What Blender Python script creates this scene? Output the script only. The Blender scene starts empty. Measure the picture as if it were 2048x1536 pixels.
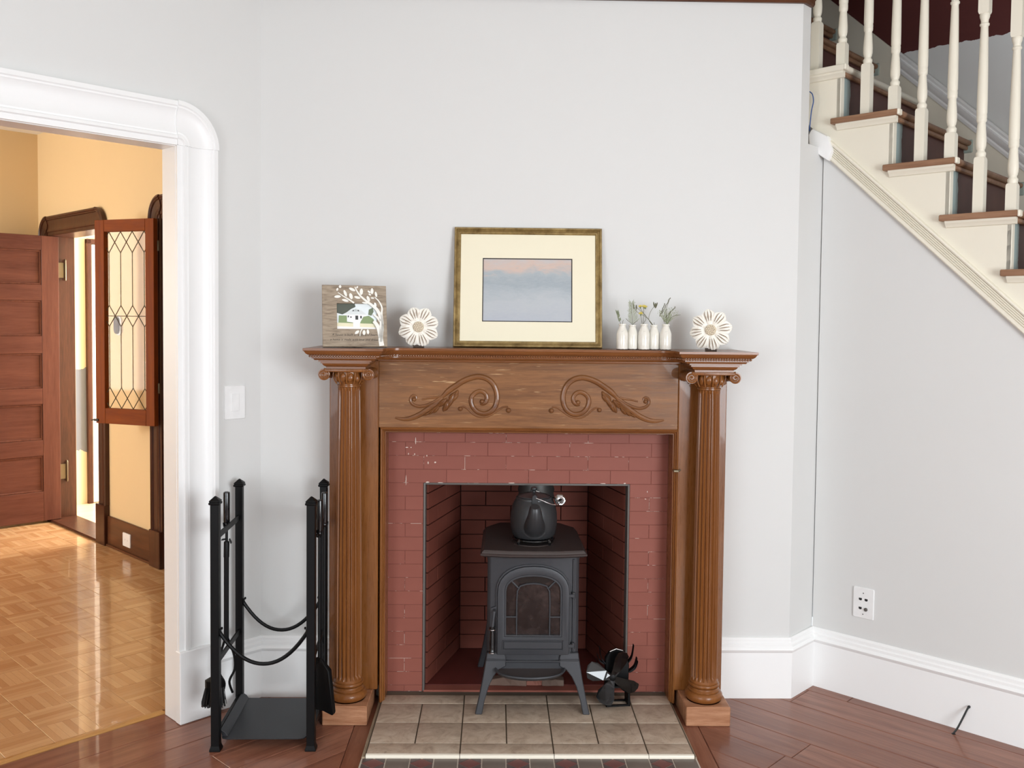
import bpy, bmesh, math, random
from mathutils import Vector, Matrix
random.seed(7)
PI = math.pi
SC = bpy.context.scene
COL = SC.collection
S2 = math.sqrt(0.5)

# ---------------------------------------------------------------- camera
CAM_LOC = Vector((-0.128, -3.57, 1.487))
def cam_axes(p, y, r):
    cp, sp, cy, sy, cr, sr = math.cos(p), math.sin(p), math.cos(y), math.sin(y), math.cos(r), math.sin(r)
    B = Matrix(((1, 0, 0), (0, 0, -1), (0, 1, 0)))
    Ry = Matrix(((cy, 0, -sy), (0, 1, 0), (sy, 0, cy)))
    Rp = Matrix(((1, 0, 0), (0, cp, -sp), (0, sp, cp)))
    Rr = Matrix(((cr, -sr, 0), (sr, cr, 0), (0, 0, 1)))
    return Rr @ Rp @ Ry @ B
CAM_M = cam_axes(math.radians(2.33682), math.radians(1.03374), math.radians(0.59005))
CAM_F = 1829.9
cd = bpy.data.cameras.new('camera')
cam = bpy.data.objects.new('camera', cd); COL.objects.link(cam)
cd.sensor_fit = 'HORIZONTAL'; cd.sensor_width = 36.0
cd.lens = CAM_F / 2048 * 36.0
cd.shift_y = -(768 - 715.87) / 2048
cd.clip_start = 0.05; cd.clip_end = 60
_R = Matrix((CAM_M[0], -Vector(CAM_M[1]), -Vector(CAM_M[2]))).transposed()
cam.matrix_world = Matrix.Translation(CAM_LOC) @ _R.to_4x4()
SC.camera = cam
def to_pixel(p):
    v = CAM_M @ (Vector(p) - CAM_LOC)
    return (1024 + CAM_F * v.x / v.z, 715.87 + CAM_F * v.y / v.z)

# ---------------------------------------------------------------- world, daylight, exposure
W = bpy.data.worlds.new('world'); SC.world = W; W.use_nodes = True
bg = W.node_tree.nodes['Background']
bg.inputs[0].default_value = (0.80, 0.90, 1.0, 1); bg.inputs[1].default_value = 1.0
SC.view_settings.view_transform = 'Standard'
SC.view_settings.look = 'None'
SC.view_settings.gamma = 1.0
SC.view_settings.use_curve_mapping = False
SC.view_settings.exposure = 0.54

def area(name, loc, direction, sx, sy, power, col):
    l = bpy.data.lights.new(name, 'AREA'); l.shape = 'RECTANGLE'; l.size = sx; l.size_y = sy
    l.energy = power; l.color = col
    o = bpy.data.objects.new(name, l); COL.objects.link(o)
    o.location = loc
    o.rotation_euler = Vector(direction).to_track_quat('-Z', 'Z').to_euler()
    return o
# daylight entering by the windows of the two walls behind the camera
area('window_right_offscreen', (2.20, -4.78, 1.30), (-S2, S2, -0.05), 2.0, 1.75, 122, (0.91, 0.96, 1.0))
area('window_left_offscreen', (-1.98, -4.72, 1.30), (S2, S2, -0.05), 1.8, 1.75, 37, (0.91, 0.96, 1.0))
# daylight of the yellow room (window wall left of the frame) and of the passage (window hidden behind the yellow wall)
area('window_yellow_room_offscreen', (-5.333, 0.332, 1.6), (S2, S2, -0.05), 1.4, 1.5, 52, (1.0, 0.97, 0.92))
area('window_passage_offscreen', (-0.970, 4.172, 1.5), (-S2, -S2, 0.0), 1.3, 1.7, 190, (1.0, 0.98, 0.95))

# ---------------------------------------------------------------- mesh helpers
class MB:
    def __init__(s): s.v = []; s.f = []; s.m = []; s.cur = 0
    def add(s, vs, fs, M=None):
        n = len(s.v)
        for p in vs:
            p = Vector(p)
            s.v.append(tuple(M @ p) if M is not None else tuple(p))
        for f in fs:
            s.f.append([i + n for i in f]); s.m.append(s.cur)
        return s
    def box(s, x0, x1, y0, y1, z0, z1, M=None):
        return s.add([(x0,y0,z0),(x1,y0,z0),(x1,y1,z0),(x0,y1,z0),(x0,y0,z1),(x1,y0,z1),(x1,y1,z1),(x0,y1,z1)],
                     [(0,3,2,1),(4,5,6,7),(0,1,5,4),(1,2,6,5),(2,3,7,6),(3,0,4,7)], M)
    def rings(s, rings, closed=True, cap0=True, cap1=True, M=None):
        n = len(rings[0]); vs = [p for r in rings for p in r]; fs = []
        for i in range(len(rings) - 1):
            for j in range(n if closed else n - 1):
                k = (j + 1) % n
                fs.append((i*n+j, i*n+k, (i+1)*n+k, (i+1)*n+j))
        if cap0: fs.append(tuple(reversed(range(n))))
        if cap1: fs.append(tuple(range((len(rings)-1)*n, len(rings)*n)))
        return s.add(vs, fs, M)
    def prism_xz(s, pts, y0, y1, M=None):      # outline in X,Z extruded along Y
        return s.rings([[(x, y0, z) for x, z in pts], [(x, y1, z) for x, z in pts]], M=M)
    def prism_xy(s, pts, z0, z1, M=None):
        return s.rings([[(x, y, z0) for x, y in pts], [(x, y, z1) for x, y in pts]], M=M)
    def prism_yz(s, pts, x0, x1, M=None):
        return s.rings([[(x0, y, z) for y, z in pts], [(x1, y, z) for y, z in pts]], M=M)
    def lathe(s, prof, seg=24, c=(0,0,0), M=None, cap0=True, cap1=True, rf=None, a0=0.0, a1=None):
        rs = []
        for r, z in prof:
            rs.append([(c[0] + r*(rf(2*PI*j/seg, z) if rf else 1)*math.cos(2*PI*j/seg),
                        c[1] + r*(rf(2*PI*j/seg, z) if rf else 1)*math.sin(2*PI*j/seg), c[2] + z) for j in range(seg)])
        return s.rings(rs, True, cap0, cap1, M)
    def tube(s, pts, r, seg=8, closed=False, caps=True, M=None, flat=None):
        pts = [Vector(p) for p in pts]; n = len(pts)
        rad = r if isinstance(r, (list, tuple)) else [r]*n
        tan = []
        for i in range(n):
            a = pts[(i-1) % n] if closed else pts[max(i-1, 0)]
            b = pts[(i+1) % n] if closed else pts[min(i+1, n-1)]
            d = b - a
            tan.append(d.normalized() if d.length > 1e-9 else Vector((0,0,1)))
        up = Vector((0,0,1)) if abs(tan[0].z) < 0.9 else Vector((0,1,0))
        nx = tan[0].cross(up).normalized(); rs = []
        for i in range(n):
            nx = (nx - tan[i]*nx.dot(tan[i]))
            nx = nx.normalized() if nx.length > 1e-6 else tan[i].orthogonal().normalized()
            ny = tan[i].cross(nx)
            ring = []
            for j in range(seg):
                a = 2*PI*j/seg
                v = nx*math.cos(a)*rad[i] + ny*math.sin(a)*rad[i]
                if flat: v = Vector((v.x*flat[0], v.y*flat[1], v.z*flat[2]))
                ring.append(tuple(pts[i] + v))
            rs.append(ring)
        if closed: rs.append(rs[0])
        return s.rings(rs, True, caps and not closed, caps and not closed, M)
    def ball(s, c, r, seg=12, rg=8, M=None):
        r = r if isinstance(r, (list, tuple)) else (r, r, r)
        rs = []
        for i in range(rg + 1):
            t = PI*(0.02 + 0.96*i/rg)
            rs.append([(c[0]+r[0]*math.sin(t)*math.cos(2*PI*j/seg), c[1]+r[1]*math.sin(t)*math.sin(2*PI*j/seg), c[2]-r[2]*math.cos(t)) for j in range(seg)])
        return s.rings(rs, M=M)
    def sweep(s, prof, path, M=None):          # prof [(out,h)], path list of fn(out,h)->xyz
        return s.rings([[f(o, h) for o, h in prof] for f in path], M=M)
    def mesh(s, name, bevel=0, seg=1, smooth=True, ang=32, mats=()):
        me = bpy.data.meshes.new(name)
        me.from_pydata(s.v, [], s.f)
        bm = bmesh.new(); bm.from_mesh(me)
        for i, f in enumerate(bm.faces): f.material_index = s.m[i] if i < len(s.m) else 0
        bmesh.ops.remove_doubles(bm, verts=bm.verts, dist=1e-6)
        bmesh.ops.recalc_face_normals(bm, faces=bm.faces)
        if bevel:
            es = [e for e in bm.edges if len(e.link_faces) == 2 and e.calc_face_angle(0) > math.radians(40)]
            bmesh.ops.bevel(bm, geom=es, offset=bevel, segments=seg, profile=0.6, affect='EDGES', clamp_overlap=True)
        if smooth:
            for f in bm.faces: f.smooth = True
            for e in bm.edges:
                e.smooth = not (len(e.link_faces) != 2 or e.calc_face_angle(0) > math.radians(ang))
        bm.to_mesh(me); bm.free()
        for m in mats: me.materials.append(m)
        return me
    def build(s, name, mat, parent=None, bevel=0, seg=1, smooth=True, ang=32, loc=None, rot=None):
        mats = mat if isinstance(mat, (list, tuple)) else [mat]
        return link(name, s.mesh(name, bevel, seg, smooth, ang, mats), parent, loc, rot)

def link(name, me, parent=None, loc=None, rot=None):
    o = bpy.data.objects.new(name, me); COL.objects.link(o)
    if parent is not None: o.parent = parent
    if loc is not None: o.location = loc
    if rot is not None: o.rotation_euler = rot
    return o
def tag(o, label, cat, group=None, kind=None):
    o['label'] = label; o['category'] = cat
    if group: o['group'] = group
    if kind: o['kind'] = kind
    return o
def thing(name, label, cat, loc=(0,0,0), rotz=0.0, group=None, rot=None):
    o = bpy.data.objects.new(name, None); COL.objects.link(o)
    o.empty_display_size = 0.05; o.location = loc
    o.rotation_euler = rot if rot else (0, 0, rotz)
    return tag(o, label, cat, group)
def struct(o, label, cat):
    o['kind'] = 'structure'; o['label'] = label; o['category'] = cat
    return o
def copy_tree(o, parent=None):
    c = o.copy(); COL.objects.link(c)
    if parent is not None: c.parent = parent
    for ch in list(o.children): copy_tree(ch, c)
    return c
def lerp(a, b, t): return a + (b - a)*t
def smooth_path(pts, n=6):
    out = []; P = [Vector(p) for p in pts]
    for i in range(len(P)-1):
        p0 = P[max(i-1,0)]; p1 = P[i]; p2 = P[i+1]; p3 = P[min(i+2,len(P)-1)]
        for k in range(n):
            t = k/n
            out.append(0.5*((2*p1) + (p2-p0)*t + (2*p0-5*p1+4*p2-p3)*t*t + (3*p1-p0-3*p2+p3)*t**3))
    out.append(P[-1]); return out
def clip_half(poly, a, b, c):      # keep a*x+b*y<=c
    out = []
    for i in range(len(poly)):
        p, q = poly[i], poly[(i+1) % len(poly)]
        dp, dq = a*p[0]+b*p[1]-c, a*q[0]+b*q[1]-c
        if dp <= 0: out.append(p)
        if (dp < 0 < dq) or (dq < 0 < dp):
            t = dp/(dp-dq); out.append((p[0]+(q[0]-p[0])*t, p[1]+(q[1]-p[1])*t))
    return out
def poly_area(p):
    return abs(sum(p[i][0]*p[(i+1)%len(p)][1]-p[(i+1)%len(p)][0]*p[i][1] for i in range(len(p))))/2 if len(p) > 2 else 0
def offset_poly(poly, d):          # inset (d>0) of a CCW polygon by mitring
    n = len(poly); out = []
    for i in range(n):
        a, b, c = Vector(poly[i-1]), Vector(poly[i]), Vector(poly[(i+1) % n])
        e1 = (b-a).normalized(); e2 = (c-b).normalized()
        n1 = Vector((-e1.y, e1.x)); n2 = Vector((-e2.y, e2.x))
        m = n1+n2; k = d/max(0.25, 1+n1.dot(n2))
        out.append((b.x+m.x*k, b.y+m.y*k))
    return out

# ---------------------------------------------------------------- materials
def srgb(r, g, b):
    f = lambda c: (c/255/12.92) if c/255 <= 0.04045 else ((c/255+0.055)/1.055)**2.4
    return (f(r), f(g), f(b), 1)
class NT:
    def __init__(s, name):
        s.mat = bpy.data.materials.new(name); s.mat.use_nodes = True
        s.t = s.mat.node_tree; s.b = s.t.nodes['Principled BSDF']
    def n(s, typ, **kw):
        nd = s.t.nodes.new(typ)
        for k, v in kw.items(): setattr(nd, k, v)
        return nd
    def l(s, a, b): s.t.links.new(a, b)
    def coord(s, scale=(1,1,1), which='Object', rot=(0,0,0), loc=(0,0,0)):
        tc = s.n('ShaderNodeTexCoord'); mp = s.n('ShaderNodeMapping')
        mp.inputs['Scale'].default_value = scale; mp.inputs['Rotation'].default_value = rot; mp.inputs['Location'].default_value = loc
        s.l(tc.outputs[which], mp.inputs[0]); return mp.outputs[0]
    def noise(s, vec, scale, detail=4, rough=0.55, dist=0.0):
        nd = s.n('ShaderNodeTexNoise'); nd.inputs['Scale'].default_value = scale; nd.inputs['Detail'].default_value = detail
        nd.inputs['Roughness'].default_value = rough; nd.inputs['Distortion'].default_value = dist
        if vec is not None: s.l(vec, nd.inputs['Vector'])
        return nd.outputs[0]
    def ramp(s, fac, stops):
        nd = s.n('ShaderNodeValToRGB'); el = nd.color_ramp.elements
        while len(el) < len(stops): el.new(0.5)
        for e, (p, c) in zip(el, stops): e.position = p; e.color = c
        s.l(fac, nd.inputs[0]); return nd.outputs[0]
    def mix(s, fac, a, b, mode='MIX'):
        nd = s.n('ShaderNodeMix'); nd.data_type = 'RGBA'; nd.blend_type = mode
        for sock, val in ((nd.inputs[0], fac), (nd.inputs[6], a), (nd.inputs[7], b)):
            if hasattr(val, 'is_output') or isinstance(val, bpy.types.NodeSocket): s.l(val, sock)
            else: sock.default_value = val
        return nd.outputs[2]
    def math(s, op, a, b=0.0):
        nd = s.n('ShaderNodeMath'); nd.operation = op
        for sock, val in ((nd.inputs[0], a), (nd.inputs[1], b)):
            if isinstance(val, bpy.types.NodeSocket): s.l(val, sock)
            else: sock.default_value = val
        return nd.outputs[0]
    def bump(s, h, strength=0.2, dist=0.002):
        nd = s.n('ShaderNodeBump'); nd.inputs['Strength'].default_value = strength; nd.inputs['Distance'].default_value = dist
        s.l(h, nd.inputs['Height']); s.l(nd.outputs[0], s.b.inputs['Normal'])
    def set(s, color=None, rough=None, metal=None, coat=None, spec=None, trans=None):
        if color is not None:
            if isinstance(color, bpy.types.NodeSocket): s.l(color, s.b.inputs['Base Color'])
            else: s.b.inputs['Base Color'].default_value = color
        for k, v in (('Roughness', rough), ('Metallic', metal), ('Coat Weight', coat), ('Specular IOR Level', spec), ('Transmission Weight', trans)):
            if v is not None:
                if isinstance(v, bpy.types.NodeSocket): s.l(v, s.b.inputs[k])
                else: s.b.inputs[k].default_value = v
        return s.mat
def paint(name, col, rough=0.55, var=0.03, bump=0.05, scale=18, coat=0.0, spec=0.4):
    m = NT(name); v = m.coord()
    n1 = m.noise(v, scale*0.15, 3)
    d = tuple(max(0, c*(1-var*2)) for c in col[:3]) + (1,)
    m.bump(m.noise(v, scale*14, 2), bump, 0.001)
    return m.set(m.mix(n1, d, col), rough, coat=coat, spec=spec)
def wood(name, dark, light, axis='X', scale=6.0, rough=0.35, coat=0.3, stretch=12, bump=0.08, mid=None, contrast=(0.3, 0.72), rand=0.0, wear=None, spec=0.3):
    m = NT(name)
    sc = {'X': (1, stretch, stretch), 'Y': (stretch, 1, stretch), 'Z': (stretch, stretch, 1)}[axis]
    v = m.coord(sc)
    if rand:
        oi = m.n('ShaderNodeObjectInfo'); ad = m.n('ShaderNodeVectorMath'); ad.operation = 'ADD'
        sc3 = m.n('ShaderNodeVectorMath'); sc3.operation = 'SCALE'; sc3.inputs['Scale'].default_value = 37.0
        cb = m.n('ShaderNodeCombineXYZ')
        for i in range(3): m.l(oi.outputs['Random'], cb.inputs[i])
        m.l(cb.outputs[0], sc3.inputs[0]); m.l(v, ad.inputs[0]); m.l(sc3.outputs[0], ad.inputs[1]); v = ad.outputs[0]
    n1 = m.noise(v, scale*0.35, 6, 0.6, 0.8)
    n2 = m.noise(v, scale*2.2, 4, 0.6, 0.2)
    f = m.math('ADD', m.math('MULTIPLY', n1, 0.65), m.math('MULTIPLY', n2, 0.35))
    st = [(contrast[0], dark), (contrast[1], light)] if mid is None else [(contrast[0], dark), ((contrast[0]+contrast[1])/2, mid), (contrast[1], light)]
    c = m.ramp(f, st)
    if rand:
        c = m.mix(m.math('MULTIPLY', oi.outputs['Random'], rand), c, dark)
    if wear:
        w1 = m.noise(v, scale*1.6, 3, 0.5, 0.4); w2 = m.noise(m.coord(), 2.6, 3)
        c = m.mix(m.math('MULTIPLY', m.ramp(w1, [(0.63, (0, 0, 0, 1)), (0.70, (1, 1, 1, 1))]), m.ramp(w2, [(0.45, (0, 0, 0, 1)), (0.62, (0.8, 0.8, 0.8, 1))])), c, wear)
    m.bump(n2, bump, 0.002)
    return m.set(c, m.ramp(n2, [(0.2, (rough*0.8,)*3+(1,)), (0.8, (min(1, rough*1.25),)*3+(1,))]), coat=coat, spec=spec)
def plain(name, col, rough=0.5, metal=0.0, coat=0.0, spec=0.5):
    m = NT(name); v = m.coord()
    d = tuple(c*0.86 for c in col[:3]) + (1,)
    return m.set(m.mix(m.noise(v, 24, 3), d, col), rough, metal, coat, spec)
def metal_paint(name, col, rough=0.5, metal=0.0, bump=0.1, scale=260, spec=0.5):
    m = NT(name); v = m.coord()
    n = m.noise(v, scale, 3); n2 = m.noise(v, 9, 4)
    d = tuple(c*0.72 for c in col[:3]) + (1,)
    m.bump(n, bump, 0.0006)
    return m.set(m.mix(n2, d, col), rough, metal, spec=spec)

M_wall = paint('wall_paint_pale_grey', srgb(218, 218, 216), 0.6, 0.012, 0.06)
M_wallR = M_wall                                   # one paint on all the walls of the room
M_white = paint('white_trim_paint', srgb(243, 243, 242), 0.35, 0.01, 0.03)
M_cream = paint('cream_paint', srgb(236, 230, 213), 0.4, 0.03, 0.06)
M_ceil = paint('ceiling_white', srgb(240, 238, 233), 0.7)
M_yellow = paint('yellow_wall_paint', srgb(227, 200, 154), 0.6, 0.02, 0.06)
M_tan = paint('passage_cream_paint', srgb(232, 216, 188), 0.6, 0.03, 0.06)
M_dwood = wood('dark_trim_wood', srgb(50, 26, 16), srgb(90, 51, 32), 'Z', 5, 0.36, 0.08)
M_dwoodX = wood('dark_trim_wood_x', srgb(58, 32, 20), srgb(108, 66, 40), 'X', 5, 0.36, 0.08)
M_door = wood('door_redbrown_wood', srgb(82, 45, 33), srgb(112, 68, 52), 'Z', 4, 0.45, 0.05, spec=0.2)
M_doorX = wood('door_redbrown_wood_x', srgb(78, 42, 31), srgb(110, 66, 50), 'X', 4, 0.45, 0.05, spec=0.2)
M_sash = wood('sash_orange_wood', srgb(112, 50, 15), srgb(146, 76, 27), 'Z', 4, 0.55, 0.0, spec=0.12)
M_sashX = wood('sash_orange_wood_x', srgb(112, 50, 15), srgb(146, 76, 27), 'X', 4, 0.55, 0.0, spec=0.12)
M_plank = wood('floor_plank_wood', srgb(104, 58, 42), srgb(168, 116, 93), 'X', 5, 0.33, 0.25, stretch=14, contrast=(0.30, 0.72), rand=0.45)
M_plank2 = wood('floor_plank_wood_y', srgb(104, 58, 42), srgb(168, 116, 93), 'Y', 5, 0.33, 0.25, stretch=14, contrast=(0.30, 0.72), rand=0.45)
M_mant = wood('mantel_oak_z', srgb(108, 62, 26), srgb(148, 94, 48), 'Z', 6, 0.28, 0.22, stretch=16, bump=0.03)
M_col = wood('mantel_oak_column', srgb(114, 66, 28), srgb(142, 89, 45), 'Z', 6, 0.32, 0.18, stretch=16, bump=0.02)
M_mantX = wood('mantel_oak_x', srgb(104, 60, 29), srgb(144, 91, 50), 'X', 6, 0.30, 0.2, stretch=16)
M_friez = wood('mantel_frieze_oak', srgb(92, 55, 27), srgb(158, 108, 64), 'X', 7, 0.40, 0.15, stretch=14, contrast=(0.28, 0.74), bump=0.14, wear=srgb(204, 166, 120))
M_carve = wood('mantel_carving_oak', srgb(98, 58, 30), srgb(146, 98, 58), 'X', 7, 0.36, 0.25, stretch=6)
M_plinth = wood('mantel_plinth_worn', srgb(138, 84, 52), srgb(198, 150, 116), 'X', 8, 0.5, 0.05, stretch=9)
M_black = metal_paint('black_powder_coat', srgb(11, 11, 12), 0.45, spec=0.2)
M_blackg = plain('black_gloss', srgb(14, 14, 16), 0.18, 0, 0.3)
M_tray = metal_paint('tray_dark_steel', srgb(54, 56, 60), 0.42, 0.3)
M_iron = metal_paint('cast_iron_grey', srgb(66, 67, 71), 0.46, 0.25, 0.25, 180)
M_irontop = metal_paint('cast_iron_rusty_top', srgb(74, 65, 63), 0.42, 0.2, 0.25, 150)
M_kettle = metal_paint('kettle_iron', srgb(58, 59, 61), 0.38, 0.2, 0.15, 150)
M_chrome = plain('chrome_wire', srgb(225, 225, 225), 0.15, 1.0)
M_steel = plain('dark_steel_edge', srgb(104, 99, 95), 0.5, 0.3)
M_plate = plain('white_plastic', srgb(244, 244, 243), 0.35)
M_hole = plain('dark_hole', srgb(25, 25, 25), 0.6)
M_brass = plain('aged_brass', srgb(120, 110, 90), 0.4, 0.8)
M_lead = plain('lead_came', srgb(92, 82, 62), 0.45, 0.6)

# ================================================================= SETTING
PL = (-1.041, 0.0, 0.0); RL = (0, 0, PI/4)        # left wall frame: +x to the corner, +y behind the wall
PR = (1.19, 0.134, 0.0); RR = (0, 0, -PI/4)       # right wall frame: +x along the wall, +y behind it
K = Vector((0.1415, 1.1825)); SIDE = 5.6
EL = (K.x - SIDE*S2, K.y - SIDE*S2); ER = (K.x + SIDE*S2, K.y - SIDE*S2); BK = (K.x, K.y - 2*SIDE*S2)
ZC = 2.86

def plan_sweep(mb, path, prof, z0=0.0):           # prof [(out,h)]; the room is on the right of the path
    P = [Vector(p[:2]) for p in path]; n = len(P); rs = []
    for i in range(n):
        d1 = (P[i]-P[i-1]).normalized() if i else (P[1]-P[0]).normalized()
        d2 = (P[i+1]-P[i]).normalized() if i < n-1 else d1
        n1 = Vector((d1.y, -d1.x)); n2 = Vector((d2.y, -d2.x))
        m = (n1+n2)/(1+n1.dot(n2))
        rs.append([(P[i].x+m.x*o, P[i].y+m.y*o, z0+h) for o, h in prof])
    return mb.rings(rs)

# ---- walls of the living room
b = MB(); b.box(-0.334, 0.05, 0, 0.085, 0, ZC); b.box(-1.75, -0.334, 0, 0.085, 2.10, ZC); b.box(-4.0, -1.75, 0, 0.085, 0, ZC)
struct(b.build('wall_left', M_wall, loc=PL, rot=RL), 'pale grey wall with the white-cased doorway and light switch', 'wall')
b = MB(); b.box(-1.15, -0.555, 0, 0.10, 0, ZC); b.box(0.568, 1.05, 0, 0.10, 0, ZC); b.box(-0.555, 0.568, 0, 0.10, 1.05, ZC)
M45 = Matrix.Translation((1.05, 0, 0)) @ Matrix.Rotation(PI/4, 4, 'Z')
b.box(0, 0.197, 0, 0.07, 0, 2.195, M45); b.box(0, 0.065, 0, 0.07, 2.195, ZC, M45)
struct(b.build('wall_back', M_wall), 'pale grey chimney wall above and beside the wooden mantel', 'wall')
def zl(u): return 2.174 - 0.950*u                 # lower edge of the sloping stair trim
b = MB(); b.prism_xz([(0, 0), (2.27, 0), (2.27, zl(2.27)+0.02), (0, zl(0)+0.02)], 0, 0.10)
b.box(2.75, 4.4, 0, 0.10, 0, ZC)
struct(b.build('wall_right', M_wallR, loc=PR, rot=RR), 'light grey triangular wall under the stairs', 'wall')
b = MB(); b.box(-0.1, 1.72, -0.12, 0, 0, ZC); b.box(3.63, 5.7, -0.12, 0, 0, ZC); b.box(1.72, 3.63, -0.12, 0, 0, 0.40); b.box(1.72, 3.63, -0.12, 0, 2.2, ZC)
struct(b.build('wall_front_left', M_wall, loc=(EL[0], EL[1], 0), rot=RR), 'pale grey window wall behind the viewer on the doorway side', 'wall')
b = MB(); b.box(-0.1, 1.70, 0, 0.12, 0, ZC); b.box(3.82, 5.7, 0, 0.12, 0, ZC); b.box(1.70, 3.82, 0, 0.12, 0, 0.40); b.box(1.70, 3.82, 0, 0.12, 2.2, ZC)
struct(b.build('wall_front_right', M_wall, loc=(ER[0], ER[1], 0), rot=(0, 0, -3*PI/4)), 'pale grey window wall behind the viewer on the staircase side', 'wall')
for nm, loc, rot, x0, x1, s in (('window_1', (EL[0], EL[1], 0), RR, 1.72, 3.63, 1), ('window_2', (ER[0], ER[1], 0), (0, 0, -3*PI/4), 1.70, 3.82, -1)):
    b = MB(); y0, y1 = (0.0, 0.03) if s == 1 else (-0.03, 0.0)
    b.box(x0-0.12, x0, y0, y1, 0.3, 2.32); b.box(x1, x1+0.12, y0, y1, 0.3, 2.32); b.box(x0, x1, y0, y1, 2.2, 2.32); b.box(x0, x1, y0*1.5, y1*1.5, 0.35, 0.40)
    struct(b.build(nm, M_white, loc=loc, rot=rot, bevel=0.004), 'white window casing in the wall behind the viewer', 'window')
b = MB(); b.prism_xy([(K.x-0.065*S2, K.y-0.065*S2), (EL[0], EL[1]), BK, (ER[0]-0.065*S2, ER[1]-0.065*S2)], ZC, ZC+0.1)
struct(b.build('ceiling', M_ceil), 'white ceiling of the fireplace room', 'ceiling')

# ---- picture rail and baseboards
b = MB()
rl = [(0, 0), (0.012, 0), (0.018, 0.008), (0.018, 0.02), (0.03, 0.03), (0.034, 0.045), (0.03, 0.06), (0, 0.06)]
u45 = Vector((S2, S2))
plan_sweep(b, [Vector(PL[:2]) - u45*3.5, PL[:2], (1.05, 0), Vector((1.05, 0)) + u45*0.06], rl, 2.722)
struct(b.build('trim_1', M_dwoodX), 'brown wooden picture rail at the top of the chimney wall', 'trim')
BP = [(0, 0), (0.018, 0), (0.018, 0.183), (0.021, 0.187), (0.025, 0.196), (0.022, 0.203), (0.018, 0.206), (0.018, 0.216), (0.012, 0.221), (0.012, 0.233), (0.006, 0.241), (0, 0.241)]
b = MB(); plan_sweep(b, [Vector(PL[:2]) - u45*0.197, PL[:2], (-0.745, 0)], BP)
struct(b.build('baseboard_left', M_white), 'tall white moulded baseboard behind the fireside tool rack', 'baseboard')
b = MB(); plan_sweep(b, [(0.745, 0), (1.05, 0), (1.19, 0.138), Vector((1.19, 0.134)) + Vector((S2, -S2))*2.05], BP)
struct(b.build('baseboard_right', M_white), 'tall white moulded baseboard running round the corner under the stairs', 'baseboard')

# ---- white doorway casing in the left wall
CP = [(0, 0), (0, 0.030), (0.016, 0.033), (0.020, 0.028), (0.026, 0.028), (0.030, 0.024), (0.050, 0.017), (0.075, 0.014), (0.098, 0.017), (0.112, 0.023), (0.118, 0.022), (0.121, 0.028), (0.132, 0.030), (0.136, 0.024), (0.155, 0.024), (0.155, 0)]
def casing(mat, name, label, U0, U1, ZT, loc, rot, flip=1, prof=CP, plh=0.268, sides=(0, 1), wmat=None, jd=0.092):
    """U0..U1: opening edges along -x of the frame, casing laid outside them, face towards -y*flip"""
    w = prof[-1][0]
    root = MB(); root.box(-U0-0.001, -U0+0.015, -0.012*flip, jd*flip, 0, ZT); root.box(-U1-0.015, -U1+0.001, -0.012*flip, jd*flip, 0, ZT)
    root.box(-U1, -U0, -0.012*flip, jd*flip, ZT-0.003, ZT+0.015)
    r = root.build(name, wmat or mat, loc=loc, rot=rot, bevel=0.002); struct(r, label, 'trim')
    for sd in sides:
        xo = -U0 + w if sd == 0 else -U1 - w; sg = -1 if sd == 0 else 1
        c = MB(); c.rings([[(xo + sg*o, -t*flip, plh) for o, t in prof], [(xo + sg*o, -t*flip, ZT) for o, t in prof]])
        c.build('casing_leg', mat, r)
        c = MB(); x0, x1 = sorted((xo, xo + sg*(w+0.004))); c.box(x0, x1, min(0, -0.037*flip), max(0, -0.037*flip), 0, plh)
        c.build('plinth_block', mat, r, bevel=0.003)
        c = MB(); rs = []
        cx = -U0 if sd == 0 else -U1
        for i in range(13):
            a = PI/2*i/12
            rs.append([(cx - sg*(w-o+0.002)*math.sin(a), -(t+0.006)*flip, ZT + (w-o+0.002)*math.cos(a)) for o, t in prof])
        c.rings(rs); c.build('corner_block', mat, r)
    c = MB(); c.rings([[(x, -t*flip, ZT + w - o) for o, t in prof] for x in (-U1, -U0)])
    c.build('casing_head', mat, r)
    return r
casing(M_white, 'door_1', 'white moulded casing of the wide doorway with rounded corner blocks', 0.347, 1.74, 2.10, PL, RL)

# ---- yellow room behind the doorway (frame of the left wall)
XE = 0.56; YW = 4.03
b = MB(); b.box(XE, XE+0.17, 2.01, 2.935, 0, 2.84); b.box(XE, XE+0.17, 3.805, YW+0.1, 0, 2.84); b.box(XE, XE+0.17, 2.935, 3.805, 2.06, 2.84); b.box(XE, XE+0.17, 0.125, 1.25, 0, 2.84); b.box(XE, XE+0.17, 1.25, 2.01, 2.06, 2.84)
wE = struct(b.build('wall_yellow_right', M_yellow, loc=PL, rot=RL), 'yellow wall with the brown-cased passage door seen through the doorway', 'wall')
b = MB(); b.box(-2.75, XE, YW, YW+0.1, 0, 2.84)
struct(b.build('wall_yellow_back', M_yellow, loc=PL, rot=RL), 'yellow wall behind the open brown panel door', 'wall')
b = MB(); b.box(-2.85, -2.75, 0.125, YW+0.1, 0, 0.8); b.box(-2.85, -2.75, 0.125, YW+0.1, 2.4, 2.84); b.box(-2.85, -2.75, 0.125, 2.5, 0.8, 2.4)
struct(b.build('wall_yellow_left', M_yellow, loc=PL, rot=RL), 'yellow window wall of the room beyond the doorway', 'wall')
b = MB(); b.box(-2.85, XE+0.1, 0.126, YW+0.1, 2.81, 2.91); struct(b.build('ceiling', M_ceil, loc=PL, rot=RL), 'white ceiling of the yellow room', 'ceiling')
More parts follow.
